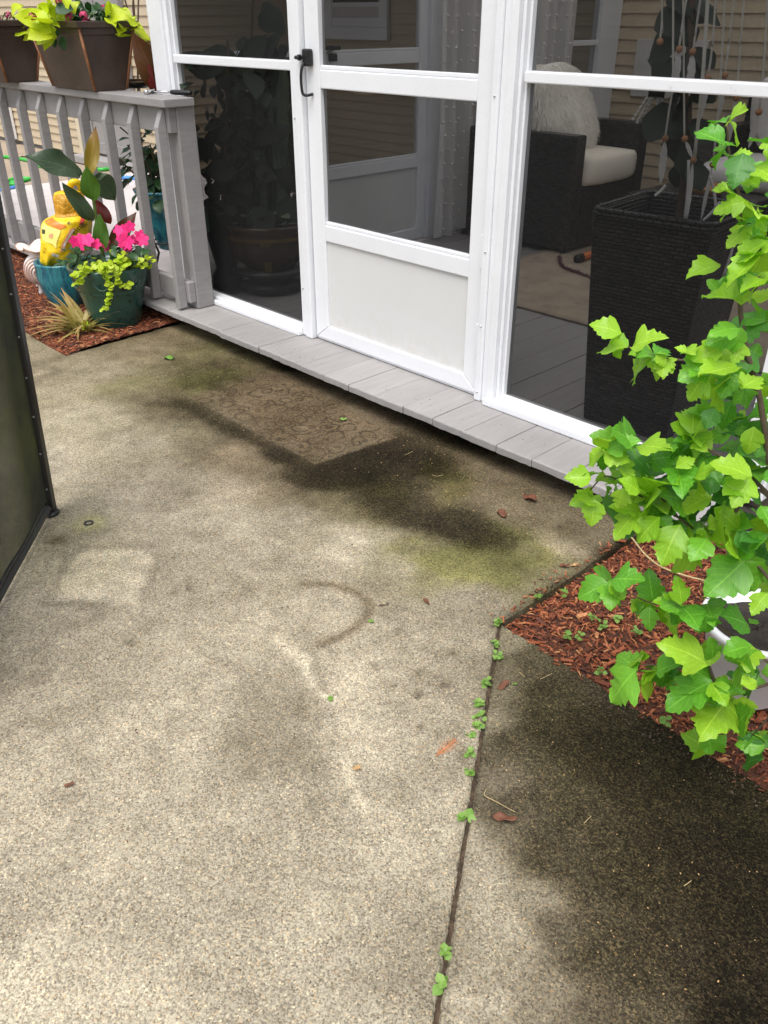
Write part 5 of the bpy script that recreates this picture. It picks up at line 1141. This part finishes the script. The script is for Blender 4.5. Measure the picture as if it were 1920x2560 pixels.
for (x0, y0, x1, y1, w_) in ((1735, 110, 1662, 8, 1), (1722, 90, 1608, 140, .9), (1690, 150, 1625, 205, 1.1), (1735, 60, 1768, -20, 1), (1725, 190, 1655, 290, 1), (1725, 225, 1672, 350, 1.1), (1715, 330, 1608, 290, 1), (1715, 320, 1675, 430, 1), (1715, 345, 1722, 440, .9), (1725, 250, 1800, 215, .8), (1722, 300, 1790, 345, .8), (1730, 120, 1790, 160, .9), (1735, 20, 1810, 50, .8), (1725, 40, 1690, -40, 1), (1720, 380, 1690, 470, .8), (1716, 390, 1760, 465, .8), (1730, 150, 1748, 250, .9), (1722, 130, 1700, 240, .9)):
    o1 = random.uniform(-.08, .08); leaf_obj('fig_leaf', random.choice(me_fid), wp, pd(x0, y0, HW), pd(x1, y1, HW + o1), (CAM - PC).normalized() + Vector((random.gauss(0, .3), random.gauss(0, .3), random.uniform(-.1, .5))), w_)
# hanging cords with beads and feathers
fm = thing('feather_hanging', 'hanging strands of pale cord with wooden beads and white feathers above the wicker planter', 'wall hanging', pd(1740, 120, 2.72))
me_fe = leaf_mesh('feather', 'feather', [(.1, .1, 0), (.45, .5, 0), (.75, .62, .02), (.8, .85, .02), (.9, .7, .03), (.72, .9, .03), (.85, .8, .04), (.6, .72, .04), (.5, .4, .05), (.25, .3, .03), (.05, .05, 0)], .095, .05, .08)
HF = 2.70
def strand(pts, bead=None, feather=None, r=.0032, o_=0):
    top = pd(*pts[0], HF + o_); nx_ = pd(*pts[1], HF + o_); dr_ = (top - nx_).normalized(); top2 = top + dr_ * ((2.33 - top.z) / max(dr_.z, .3))
    obj('cord', MB().tube(bez([top2] + [pd(x, y, HF + o_) for x, y in pts], 4), r, 6), 'cord', fm, True)
    if bead: obj('bead', MB().ball(pd(*bead, HF + o_), .0092, 10), 'bead', fm, True)
    if feather: leaf_obj('feather', me_fe, fm, pd(feather[0], feather[1], HF + o_), pd(feather[2], feather[3], HF + o_), (CAM - PC) + Vector((.3, 0, 0)), feather[4] if len(feather) > 4 else 1.0)
strand([(1717, -10), (1706, 60), (1698, 120)], (1698, 123), (1697, 128, 1684, 235, 1.3))
strand([(1752, -10), (1742, 60), (1733, 126)], (1732, 129), (1731, 134, 1724, 240, 1.3), o_=.01)
strand([(1683, -10), (1682, 200), (1672, 280), (1663, 343)], (1663, 346), (1662, 352, 1652, 462, 1.1), o_=-.02)
strand([(1708, -10), (1710, 240), (1711, 343)], (1712, 347), (1714, 353, 1732, 395, 1.4), o_=.02)
strand([(1770, -10), (1756, 200), (1736, 396)], (1734, 400), (1732, 406, 1718, 552, .5), .0055, o_=-.04)
strand([(1812, -10), (1800, 220), (1783, 408)], (1782, 412), (1780, 418, 1752, 556, .45), o_=.03)
strand([(1790, -10), (1780, 120), (1770, 190)], (1769, 194), (1768, 198, 1752, 300, 1.0), o_=.06)
strand([(1836, -10), (1822, 110), (1812, 185)], (1812, 188), (1810, 192, 1800, 290, 1.0), o_=.05)
strand([(1655, -10), (1655, 50), (1650, 102)], (1650, 104), None, o_=.04)
strand([(1920, -10), (1908, 180), (1898, 276)], (1897, 280), (1896, 286, 1872, 372, 1.2), o_=.05)
strand([(1860, -10), (1850, 120), (1842, 240)], (1841, 244), (1840, 248, 1822, 360, .8), o_=.07)
for (x0, y0, x1, y1) in ((1664, 462, 1637, 490), (1722, 400, 1712, 548), (1718, 556, 1702, 550), (1775, 440, 1790, 520), (1800, 505, 1758, 552), (1838, 588, 1808, 690)): obj('ribbon', MB().tube(bez([pd(x0, y0, HF), pd((x0 + x1) / 2 + 3, (y0 + y1) / 2, HF), pd(x1, y1, HF)], 5), .0045, 5), 'feather', fm, True)
# skeleton hand ornament
sh = thing('skeleton_hand', 'plastic skeleton hand ornament hanging beside the fig plant', 'ornament', pd(1630, 240, 3.0))
HS = 3.0
obj('cuff', MB().tube([pd(1621, 232, HS), pd(1662, 234, HS)], .012, 10), 'black_plastic', sh, True)
for (x0, y0, x1, y1) in ((1623, 238, 1582, 300), (1630, 239, 1592, 308), (1636, 238, 1608, 293), (1645, 236, 1645, 288), (1652, 236, 1654, 262)):
    mb = MB(); n = 6; a, b_ = pd(x0, y0, HS), pd(x1, y1, HS)
    for i in range(n):
        p, q = a.lerp(b_, i / n), a.lerp(b_, (i + 1) / n); mb.tube([p, p.lerp(q, .2), p.lerp(q, .8), q], [.0075, .0045, .0045, .007], 8)
    obj('finger', mb, 'bone', sh, True)
w_ = pd(1640, 230, HS); obj('string', MB().tube([w_, Vector((w_.x, w_.y, 2.355))], .0015, 5), 'black_plastic', sh)
# torch and tinsel on the rug
f0, f1 = pz(1441, 648, ZD + .035), pz(1520, 622, ZD + .035); fl = thing('torch', 'orange torch with a black end lying on the rug', 'torch', (f0 + f1) / 2)
obj('barrel', MB().tube([f0.lerp(f1, .16), f1], .021, 14), 'orange_plastic', fl, True); obj('head', MB().tube([f0, f0.lerp(f1, .03), f0.lerp(f1, .16)], [.020, .023, .023], 14), 'black_plastic', fl, True)
tm_ = MB(); tp_ = bez([pz(x, y, ZD + .02) for x, y in ((1398, 642), (1402, 660), (1418, 672), (1445, 681), (1480, 694))], 30)
for p in tp_:
    for k in range(9):
        d = Vector((random.gauss(0, 1), random.gauss(0, 1), random.gauss(0, .6))).normalized() * random.uniform(.01, .026); s_ = d.orthogonal().normalized() * .0016; tm_.add([p - s_, p + s_, p + d], [(0, 1, 2)])
tag(obj('tinsel_garland', tm_, 'tinsel'), 'dark red tinsel garland lying on the beige rug', 'garland')

# ---- left bay: big glazed pot with cactus, dark plants
pc = pz(655, 728, ZD); pc = Vector((-.745, .335, ZD)); hp2 = hdist(pc)
ip = thing('glazed_pot', 'large amber glazed pot with cactus behind the left screen', 'planter', pc)
zr2 = pd(640, 548, hp2).z - ZD
obj('stand', MB().lathe([(.001, .005), (.15, .005), (.17, .02), (.17, .05), (.12, .06), (.12, .085), (.20, .10), (.205, .12), (.001, .12)], pc, 36), 'black_plastic', ip, True)
apo = obj('pot', MB().lathe([(.001, .121), (.125, .121), (.14, .14), (.195, zr2 * .55), (.218, zr2 * .75), (.222, zr2 * .86), (.215, zr2 * .9), (.228, zr2 * .93), (.23, zr2), (.205, zr2), (.2, zr2 * .93), (.001, zr2 * .92)], pc, 44), 'amber_glaze', ip, True)
obj('band', MB().lathe([(.2225, zr2 * .80), (.2245, zr2 * .825), (.2255, zr2 * .85)], pc, 44), 'yellow_glaze', apo, True)
ax = math.atan2(CAM.y - pc.y, CAM.x - pc.x) - .08
obj('stripe', MB().grid(lambda u, v: pc + Vector((math.cos(ax + (u - .5) * .22) * (.157 + .068 * v), math.sin(ax + (u - .5) * .22) * (.157 + .068 * v), zr2 * (.36 + .44 * v))), 6, 8), 'yellow_glaze', apo, True)
for (x0, y0, x1, y1, r) in ((700, 560, 700, 150, .035), (660, 560, 640, 190, .03), (625, 560, 585, 170, .03), (690, 420, 668, 220, .024), (640, 400, 615, 260, .022)):
    a, b_ = pd(x0, y0, hp2), pd(x1, y1, hp2 + .1); n = 10
    mb = MB().lathe([(r * (1 if i < n else .3), i / n) for i in range(n + 1)], (0, 0, 0), 24, lambda r_, z, th: (r_ * (1 + .18 * math.cos(6 * th)), z)); mb.v = [tuple(a.lerp(b_, z) + Vector((x, y, 0))) for x, y, z in mb.v]
    obj('cactus_column', mb, 'cactus', ip, True)
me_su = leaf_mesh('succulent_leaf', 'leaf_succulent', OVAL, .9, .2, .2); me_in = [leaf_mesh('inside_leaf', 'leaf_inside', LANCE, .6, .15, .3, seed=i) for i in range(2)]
for i in range(42):
    a = random.uniform(0, 6.28); p = pc + Vector((math.cos(a) * random.uniform(.05, .2), math.sin(a) * random.uniform(.05, .2), zr2 + random.uniform(-.02, .05))); leaf_obj('succulent_leaf', me_su, ip, p, p + Vector((math.cos(a) * .05, math.sin(a) * .05, random.uniform(.0, .05))), Vector((0, -.3, 1)))
d2 = thing('dark_pot_plant', 'dark leafy plant in a black pot in the shaded left corner of the porch', 'plant', (-.88, .16, ZD))
q_ = Vector((-.86, .15, ZD))
obj('pot', MB().lathe([(.001, .002), (.07, .002), (.075, .08), (.05, .12), (.06, .16), (.105, .38), (.10, .40), (.001, .37)], q_, 28), 'black_plastic', d2, True)
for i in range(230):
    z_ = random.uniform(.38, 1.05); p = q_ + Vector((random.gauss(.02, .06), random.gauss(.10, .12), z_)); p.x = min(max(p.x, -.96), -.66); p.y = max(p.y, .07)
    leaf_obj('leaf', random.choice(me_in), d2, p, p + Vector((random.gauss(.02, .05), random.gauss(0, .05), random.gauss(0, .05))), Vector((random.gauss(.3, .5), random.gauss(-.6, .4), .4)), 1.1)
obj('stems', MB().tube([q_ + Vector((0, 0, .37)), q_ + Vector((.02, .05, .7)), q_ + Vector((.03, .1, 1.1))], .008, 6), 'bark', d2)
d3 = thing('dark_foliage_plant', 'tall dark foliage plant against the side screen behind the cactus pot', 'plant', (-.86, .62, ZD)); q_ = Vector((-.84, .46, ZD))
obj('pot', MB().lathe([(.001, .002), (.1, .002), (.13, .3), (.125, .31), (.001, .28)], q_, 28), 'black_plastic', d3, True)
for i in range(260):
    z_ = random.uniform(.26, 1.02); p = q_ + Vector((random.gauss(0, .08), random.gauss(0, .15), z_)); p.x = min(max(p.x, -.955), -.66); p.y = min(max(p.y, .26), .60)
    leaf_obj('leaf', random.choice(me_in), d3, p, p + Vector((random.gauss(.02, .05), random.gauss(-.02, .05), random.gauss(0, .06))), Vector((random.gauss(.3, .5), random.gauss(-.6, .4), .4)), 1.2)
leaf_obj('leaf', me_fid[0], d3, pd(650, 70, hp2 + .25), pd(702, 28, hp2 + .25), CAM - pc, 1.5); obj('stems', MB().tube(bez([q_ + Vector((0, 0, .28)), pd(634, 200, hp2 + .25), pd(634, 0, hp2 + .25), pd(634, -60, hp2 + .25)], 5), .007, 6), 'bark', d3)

# ================================================================== RIGHT BED: shrub, white pot, seedlings
def lobe(ws, adv, asym): return [(w * (1 + asym * math.sin(i * 1.7)), w * (1 - asym * math.sin(i * 1.7)), a_) for i, (w, a_) in enumerate(zip(ws, adv))]
_adv = [0, 0, 0, 0, 0, 0, 0, .02, .05, .09, .06, 0, .02, .06, .03, 0, .04, .01, .02, .01, 0]
LOBE = lobe([.012, .06, .12, .18, .235, .28, .32, .36, .40, .42, .35, .265, .265, .30, .235, .185, .20, .135, .105, .06, .004], _adv, .05)
LOBE2 = lobe([.012, .07, .14, .205, .26, .30, .33, .35, .37, .37, .31, .275, .285, .29, .235, .20, .195, .14, .11, .06, .004], _adv, .04)
LM = {k: [leaf_mesh('shrub_leaf', k, pr_, 1.06, f_, d_, wave=.05, seed=i) for i, (pr_, f_, d_) in enumerate(((LOBE, .15, .25), (LOBE2, .34, .12), (LOBE, .30, .42), (LOBE2, .12, .30), (LOBE2, .5, .3), (LOBE, -.12, .35)))] for k in ('leaf_young', 'leaf_mid', 'leaf_deep')}
HSH = 1.24
sb = pz(1990, 1850, -.01)
shb = thing('leafy_shrub', 'bright green lobed leaf shrub growing in the mulch at the right edge', 'shrub', sb)
SL = [(1554,834,1478,782),(1569,869,1486,847),(1578,869,1647,804),(1630,891,1547,930),(1638,886,1677,847),(1660,891,1684,917),(1716,882,1690,847),(1722,882,1738,850),(1808,865,1730,886),(1855,756,1751,695),(1851,821,1777,800),(1842,917,1747,912),(1825,938,1769,995),(1769,934,1710,986),(1851,973,1916,912),(1730,1086,1742,982),(1728,1090,1690,1040),(1735,1090,1770,1042),
(1517,1125,1586,1077),(1521,1125,1530,1070),(1512,1129,1462,1152),(1521,1142,1593,1190),(1478,1194,1413,1177),(1590,1116,1684,1093),(1730,1108,1664,1116),(1730,1108,1768,1102),(1877,1194,1795,1120),(1690,1170,1740,1120),
(1478,1240,1430,1244),(1486,1248,1482,1308),(1523,1199,1500,1180),(1523,1210,1594,1187),(1621,1236,1688,1150),(1650,1223,1574,1258),(1601,1277,1524,1320),(1650,1293,1578,1344),(1683,1252,1775,1302),(1732,1195,1795,1144),(1560,1220,1540,1270),(1600,1230,1560,1180),
(1768,1322,1822,1342),(1768,1325,1778,1375),(1768,1322,1812,1275),(1764,1326,1744,1350),(1847,1326,1804,1252),(1847,1391,1918,1314),(1863,1400,1775,1476),(1700,1310,1650,1400),(1730,1330,1720,1410),
(1523,1457,1435,1484),(1527,1449,1608,1426),(1633,1502,1620,1420),(1703,1514,1708,1430),(1610,1510,1572,1534),(1625,1514,1621,1572),(1699,1523,1660,1598),(1704,1518,1750,1534),(1768,1506,1800,1488),(1765,1538,1770,1580),(1530,1465,1570,1480),
(1597,1654,1552,1632),(1592,1674,1500,1750),(1605,1687,1652,1746),(1769,1662,1680,1580),(1781,1703,1650,1754),(1785,1715,1870,1720),(1777,1707,1824,1756),(1773,1728,1742,1784),(1814,1756,1898,1830),(1880,1840,1888,1880),(1879,1613,1799,1622),(1871,1564,1820,1512),(1871,1634,1834,1676),(1640,1680,1700,1640),
(1820,307,1869,242),(1810,357,1734,297),(1822,398,1882,350),(1822,475,1779,450),(1871,504,1786,494),(1834,450,1880,434),(1881,565,1813,585),(1917,603,1825,641),(1904,639,1806,684),(1925,672,1880,666),(1900,700,1858,740),(1870,700,1820,720),(1915,360,1960,330),(1880,420,1940,400),(1860,520,1925,480),(1890,540,1930,560)]
toS = (CAM - pd(1850, 1000, HSH)).normalized()
def shrub_leaf(x0, y0, x1, y1, mt_, o0):
    p0 = pd(x0, y0, HSH + o0); p1 = pd(x1, y1, HSH + o0 + random.gauss(-.01, .025)); p1.z += -.008
    n = toS * random.uniform(.2, .8) + Vector((random.gauss(0, .22), random.gauss(0, .22), random.uniform(.55, 1.0)))
    leaf_obj('shrub_leaf', random.choice(LM[mt_]), shb, p0, p1, n, random.uniform(.95, 1.2))
for (x0, y0, x1, y1) in SL:
    hi = random.random() < (.86 if y0 < 1400 else .45); mk = 'leaf_young' if hi else 'leaf_mid'; ob = random.uniform(-.07, .02); ex, ey = x1 - x0, y1 - y0
    shrub_leaf(x0, y0, x0 + ex * .92, y0 + ey * .92, mk, ob)
    for k_ in range(2 if random.random() < .6 else 1):   # leaves of the same node
        a = random.choice((-1, 1)) * random.uniform(.7, 1.9); f_ = random.uniform(.4, .75)
        shrub_leaf(x0 + random.gauss(0, 5), y0 + random.gauss(0, 5), x0 + f_ * (ex * math.cos(a) - ey * math.sin(a)), y0 + f_ * (ex * math.sin(a) + ey * math.cos(a)), random.choice((mk, 'leaf_mid', 'leaf_young')), ob + random.uniform(.0, .05))
for i in range(210):                                   # inner and far leaves
    y = random.uniform(330, 1900); edge = 1905 - 95 * math.sin(min(1, max(0, (y - 300) / 700)) * 1.57) + (60 if 1350 < y < 1480 else 0)
    x = random.uniform(edge + 20, 2150) if random.random() < .85 else random.uniform(edge - 45, edge); a = random.uniform(0, 6.28); L = random.uniform(42, 80)
    if y < 900 and random.random() < .2: continue
    if abs(y - 1570) < 110 and x < 2010 and random.random() < .75: continue
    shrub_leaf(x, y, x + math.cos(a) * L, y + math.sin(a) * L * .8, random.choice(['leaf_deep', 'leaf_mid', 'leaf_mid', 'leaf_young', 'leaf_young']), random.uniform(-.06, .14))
for (x, y) in ((1560, 1120), (1640, 1110), (1700, 1120), (1760, 1140), (1610, 1290), (1850, 1290), (1900, 1300), (1880, 1360), (1600, 1200), (1660, 1190), (1700, 1220), (1580, 1250), (1640, 1260), (1720, 1260), (1760, 1230), (1800, 1190), (1690, 1300), (1740, 1290), (1800, 1300), (1840, 1240), (1860, 1180), (1790, 1050), (1830, 1080), (1870, 1040), (1550, 1175), (1620, 1150), (1830, 1000), (1790, 960), (1880, 900), (1860, 850), (1890, 780),  (1880, 1120), (1900, 1180), (1870, 1230), (1900, 1050), (1840, 1130), (1890, 960), (1700, 1160), (1660, 1240), (1630, 1200), (1540, 1240), (1700, 1700), (1660, 1660), (1740, 1640), (1860, 1760), (1840, 1700), (1900, 1680)):
    for k_ in range(2):
        a = random.uniform(0, 6.28); L = random.uniform(55, 95); shrub_leaf(x, y, x + math.cos(a) * L, y + math.sin(a) * L * .7, random.choice(['leaf_deep', 'leaf_mid', 'leaf_mid']), random.uniform(.02, .10))
BR = [[(1975, 1690), (1960, 1500), (1935, 1250), (1900, 1000), (1868, 880), (1850, 760), (1862, 640), (1850, 500), (1825, 400), (1818, 310)], [(1900, 1000), (1860, 905), (1790, 880), (1720, 900), (1630, 890), (1560, 862)], [(1935, 1250), (1880, 1230), (1780, 1340), (1690, 1290), (1600, 1240), (1520, 1190), (1475, 1225)], [(1690, 1290), (1640, 1225), (1560, 1160), (1518, 1130)], [(1935, 1250), (1880, 1196), (1800, 1140), (1732, 1105), (1732, 1085)], [(1975, 1690), (1900, 1640), (1790, 1560), (1700, 1515), (1620, 1505), (1525, 1455)], [(1975, 1690), (1880, 1720), (1785, 1705), (1690, 1670), (1600, 1660)], [(1785, 1705), (1772, 1660), (1768, 1640)], [(1960, 1500), (1900, 1420), (1850, 1380), (1846, 1330)], [(1975, 1690), (1930, 1780), (1880, 1840)], [(1868, 880), (1842, 920), (1850, 975)], [(1850, 760), (1900, 700), (1925, 600)]]
for i, br in enumerate(BR):
    pts = bez([pd(x, y, HSH + .01) for x, y in br], 6); n = len(pts); r0 = .0065 if i == 0 else .0036
    obj('branch', MB().tube(pts, [max(.0012, r0 * (1 - .8 * k_ / n)) for k_ in range(n)], 6), 'bark' if i != 0 else 'bark', shb, True)
obj('stem', MB().tube([sb, pd(1975, 1690, HSH + .01)], [.009, .007], 8), 'bark', shb, True)

# white pot lying in the shrub's shade
wc_ = pz(1845, 1545, .17); wpz = thing('white_pot', 'white plastic pot of dark soil in the mulch behind the shrub', 'flower pot', (wc_.x, wc_.y, -.01))
wb_ = Vector((wc_.x + .04, wc_.y + .02, -.012))
obj('pot', MB().lathe([(.001, 0), (.075, 0), (.08, .006), (.108, .165), (.112, .168), (.119, .170), (.122, .185), (.119, .190), (.108, .189), (.104, .15), (.001, .148)], wb_, 44), 'pot_white', wpz, True)
obj('soil', jitter(MB().lathe([(.001, .165), (.05, .168), (.105, .158)], wb_, 30), .003), 'soil', wpz, True)
tag(obj('fallen_stalk', MB().tube(bez([pz(x, y, .012) for x, y in ((1555, 1318), (1580, 1345), (1612, 1385), (1650, 1415), (1700, 1435), (1762, 1452))], 8), .0028, 6), 'dry_straw', None, True), 'long pale straw stalk lying across the right mulch bed', 'stalk')

me_sd = [leaf_mesh('seedling_leaf', 'leaf_seedling', P2(.06, .30, .44, .46, .38, .22, .02), 1.0, .25, .15, seed=i) for i in range(2)]
def seedling(x, y, label, grp, n=4, s_=.026, z=-.006, name='seedling', big=1.0):
    p = pz(x, y, max(z, 0)); p.z = z; t_ = thing(name, label, 'seedling', p, grp); h = random.uniform(.006, .014)
    obj('stem', MB().tube([p, p + Vector((random.gauss(0, .003), random.gauss(0, .003), h))], .0011, 5), 'green_stem', t_)
    a0 = random.uniform(0, 3.14)
    n = n + 3
    for k_ in range(n):
        a = a0 + k_ * 2.4 + random.gauss(0, .25); L = s_ * (1 - .07 * k_) * random.uniform(.8, 1.15) * big; q = p + Vector((random.gauss(0, .003), random.gauss(0, .003), h * (.5 + .22 * k_)))
        leaf_obj('seedling_leaf', random.choice(me_sd), t_, q, q + Vector((math.cos(a) * L, math.sin(a) * L, random.uniform(-.004, .009))), Vector((random.gauss(0, .35), random.gauss(-.2, .35), 1)))
ORD = ['first', 'second', 'third', 'fourth', 'fifth', 'sixth', 'seventh', 'eighth', 'ninth', 'tenth', 'eleventh', 'twelfth', 'thirteenth']
JX = [(1246, 1562), (1240, 1615), (1243, 1648), (1213, 1712), (1200, 1766), (1195, 1792), (1193, 1820), (1180, 1838), (1176, 1890), (1172, 1932), (1160, 2045), (1113, 2385), (1103, 2462)]
for i, (x, y) in enumerate(JX): seedling(x, y, 'green seedling in the slab joint, %s from the mulch corner' % ORD[i], 'seedlings in the slab joint', 4 if i % 3 else 5, .0155 + .003 * (i in (3, 9, 10, 12)))
for (x, y, lab, c_) in ((1418, 1594, 'clover like green seedling in the mulch, nearest the slab joint', 5), (1448, 1602, 'round leaved green seedling beside the clover in the mulch', 5), (1505, 1572, 'yellow green seedling in the middle of the right mulch bed', 4), (1480, 1552, 'tiny pale green seedling just above the yellow green one', 3), (1590, 1592, 'small green seedling between shrub leaves in the mulch', 4), (1545, 1550, 'pale green seedling under the shrub in the mulch', 4), (1410, 1495, 'weed seedling at the slab edge halfway along the mulch', 4), (1345, 1500, 'weed seedling at the slab edge near the mulch corner', 4), (1500, 1690, 'weed seedling at the lower slab edge below the shrub', 4), (1660, 1815, 'weed seedling at the lower slab edge, middle of the bed', 4), (1775, 1865, 'weed seedling in the mulch near the right edge of the picture', 5)):
    seedling(x, y, lab, 'seedlings in the right mulch bed', c_, .0145, .0, 'weed_seedling')

# ================================================================== LITTER ON THE CONCRETE
def litter_leaf(name, label, cat, x0, y0, x1, y1, mat, w_=.5, curl=.25, z=.002, seed=0):
    a, b_ = pz(x0, y0, 0), pz(x1, y1, 0); L = (b_ - a).length; me_ = leaf_mesh(name, mat, OVAL, w_, .3, -curl, wave=.08, seed=seed)
    o_ = leaf_obj(name, me_, None, a + Vector((0, 0, z)), b_ + Vector((0, 0, z + .003)), (0, 0, 1)); md = o_.modifiers.new('s', 'SOLIDIFY'); md.thickness = .02; tag(o_, label, cat)
litter_leaf('fallen_leaf', 'curled reddish brown dead leaf on the dark slab', 'leaf', 1230, 2040, 1290, 2066, 'brown_leaf', .42, .30, .003, 1)
litter_leaf('fallen_leaf', 'brown dead leaf on the concrete below the step, left of the shrub', 'leaf', 1312, 1238, 1340, 1262, 'brown_leaf', .6, .2, .002, 2)
litter_leaf('fallen_leaf', 'small red brown dead leaf near the centre of the mossy concrete', 'leaf', 1248, 1276, 1262, 1298, 'brown_leaf', .6, .1, .002, 3)
litter_leaf('fallen_leaf', 'brown leaf at the slab edge beside the right mulch bed', 'leaf', 1398, 1414, 1424, 1422, 'brown_leaf', .6, .2, .002, 4)
litter_leaf('fallen_leaf', 'tan leaf beside the brown leaf at the mulch edge', 'leaf', 1424, 1416, 1446, 1416, 'tan_leaf', .5, .2, .002, 5)
litter_leaf('fallen_leaf', 'amber bit of leaf on the pale concrete', 'leaf', 884, 1918, 902, 1930, 'tan_leaf', .9, .2, .002, 6)
litter_leaf('fallen_leaf', 'brown bark flake on the walkway slab near the joint', 'bark', 1246, 1726, 1272, 1708, 'brown_leaf', .5, .1, .003, 7)
litter_leaf('fallen_leaf', 'pale green leaf on the concrete below the left end of the step', 'leaf', 414, 894, 432, 902, 'leaf_seedling', .8, .1, .002, 8)
litter_leaf('fallen_leaf', 'pale green leaf fragment on the mat print', 'leaf', 850, 1048, 866, 1054, 'leaf_seedling', .8, .1, .002, 9)
litter_leaf('fallen_leaf', 'pale green petal on the concrete right of the curved stain', 'leaf', 920, 1552, 934, 1560, 'leaf_seedling', .8, .1, .002, 10)
litter_leaf('fallen_leaf', 'small green leaf on the pale concrete streak', 'leaf', 822, 1742, 830, 1758, 'leaf_seedling', .7, .1, .002, 11)
litter_leaf('fallen_leaf', 'green leaf scrap on the dark slab near the bark flake', 'leaf', 1280, 1712, 1294, 1714, 'leaf_seedling', .5, .1, .002, 12)
litter_leaf('fallen_leaf', 'brown wood scrap on the far left of the concrete', 'leaf', 160, 1968, 188, 1962, 'brown_leaf', .5, .1, .002, 13)
litter_leaf('fallen_leaf', 'dark wood sliver right of the curved stain', 'leaf', 946, 1516, 972, 1514, 'crumb', .22, .05, .002, 14)
litter_leaf('fallen_leaf', 'thin red bark sliver near the centre of the concrete', 'leaf', 1058, 1496, 1074, 1516, 'brown_leaf', .3, .05, .002, 15)
# orange conifer sprig
cs = thing('conifer_sprig', 'orange dead conifer sprig on the concrete left of the joint', 'twig', pz(1115, 1868, 0)); a, b_ = pz(1089, 1890, .004), pz(1140, 1848, .004)
mb = MB().tube([a, b_], .0012, 5); dd = (b_ - a); nn = Vector((-dd.y, dd.x, 0)).normalized()
for k_ in range(9):
    p = a + dd * (.1 + .85 * k_ / 9)
    for s_ in (-1, 1): mb.tube([p, p + dd.normalized() * .010 + nn * s_ * (.014 * math.sin(.5 + 2.3 * k_ / 9))], [.0008, .0004], 4)
obj('sprig', mb, 'orange_twig', cs)
tag(obj('straw_twig', MB().tube(bez([pz(x, y, .004) for x, y in ((1216, 1972), (1212, 1988), (1240, 2004), (1288, 2030))], 8), .0008, 5), 'dry_straw', None, True), 'thin bent straw on the walkway slab above the brown leaf', 'twig')
for i, (pts) in enumerate(([(1298, 1680), (1312, 1692)], [(1350, 1698), (1380, 1684)], [(1012, 1138), (1032, 1128)], [(1080, 1187), (1092, 1191), (1108, 1187)], [(1460, 2058), (1478, 2040)], [(1710, 2215), (1728, 2202)])):
    tag(obj('straw_twig', MB().tube([pz(x, y, .003) for x, y in pts], .0007, 5), 'dry_straw'), ('short straw on the walkway slab near the mulch corner', 'green stalk bit on the dark slab by the bark flake', 'pale twig on the dark stain beside the mat print', 'curved pale twig on the mossy concrete below the step', 'short straw on the dark slab right of the brown leaf', 'short straw near the right edge of the dark slab')[i], 'twig')
# crumbs too many to count
cm = MB()
def crumb(x, y, s_, z=0.0):
    p = pz(x, y, 0) if z == 0 else pz(x, y, z); M = Matrix.Translation(p) @ Euler((random.random(), random.random(), random.uniform(0, 6.28))).to_matrix().to_4x4()
    cm.add([M @ Vector(q) * 1 for q in ((-s_, -s_ * .5, 0), (s_, -s_ * .4, 0), (s_ * .7, s_ * .5, 0), (-s_ * .6, s_ * .5, 0), (0, 0, s_ * .7))], [(0, 1, 4), (1, 2, 4), (2, 3, 4), (3, 0, 4)])
for i in range(150): crumb(random.uniform(0, 1250), random.uniform(1150, 2500), random.uniform(.0012, .0034))
for i in range(260): 
    f_ = random.random(); crumb(480 + 900 * f_, 860 + 340 * f_ + random.uniform(0, 90), random.uniform(.0012, .0035))
for i in range(160): f_ = random.random(); crumb(1270 + 650 * f_, 1570 + 410 * f_ + random.uniform(-5, 60), random.uniform(.0015, .004))
for (x, y) in ((340, 1825), (342, 1832), (270, 1648), (56, 1816), (24, 2155), (720, 1518), (630, 1540), (715, 1556), (705, 1520), (880, 1362), (740, 1418), (1168, 1290), (1290, 1286), (1340, 1278), (1372, 1250), (1150, 1270)): crumb(x, y, .004)
for i in range(60): f_ = random.random(); crumb(470 + 900 * f_, 790 + 330 * f_ + random.uniform(-6, 10) - (random.random() * 12), random.uniform(.001, .0028), ZD + .001)
stuff(tag(obj('leaf_litter', cm, 'crumb'), 'fine dark crumbs of bark and leaf scattered over the concrete and step', 'litter'))
cm2 = MB(); cm = cm2
for i in range(200): f_ = random.random(); crumb(400 + 950 * f_, 850 + 330 * f_ + random.uniform(10, 170), random.uniform(.0012, .003))
for i in range(130): crumb(random.uniform(1230, 1900), random.uniform(1650, 2500), random.uniform(.001, .0026))
stuff(tag(obj('leaf_litter', cm2, 'tan_leaf'), 'pale specks of seed and petal scattered over the dark concrete', 'litter'))
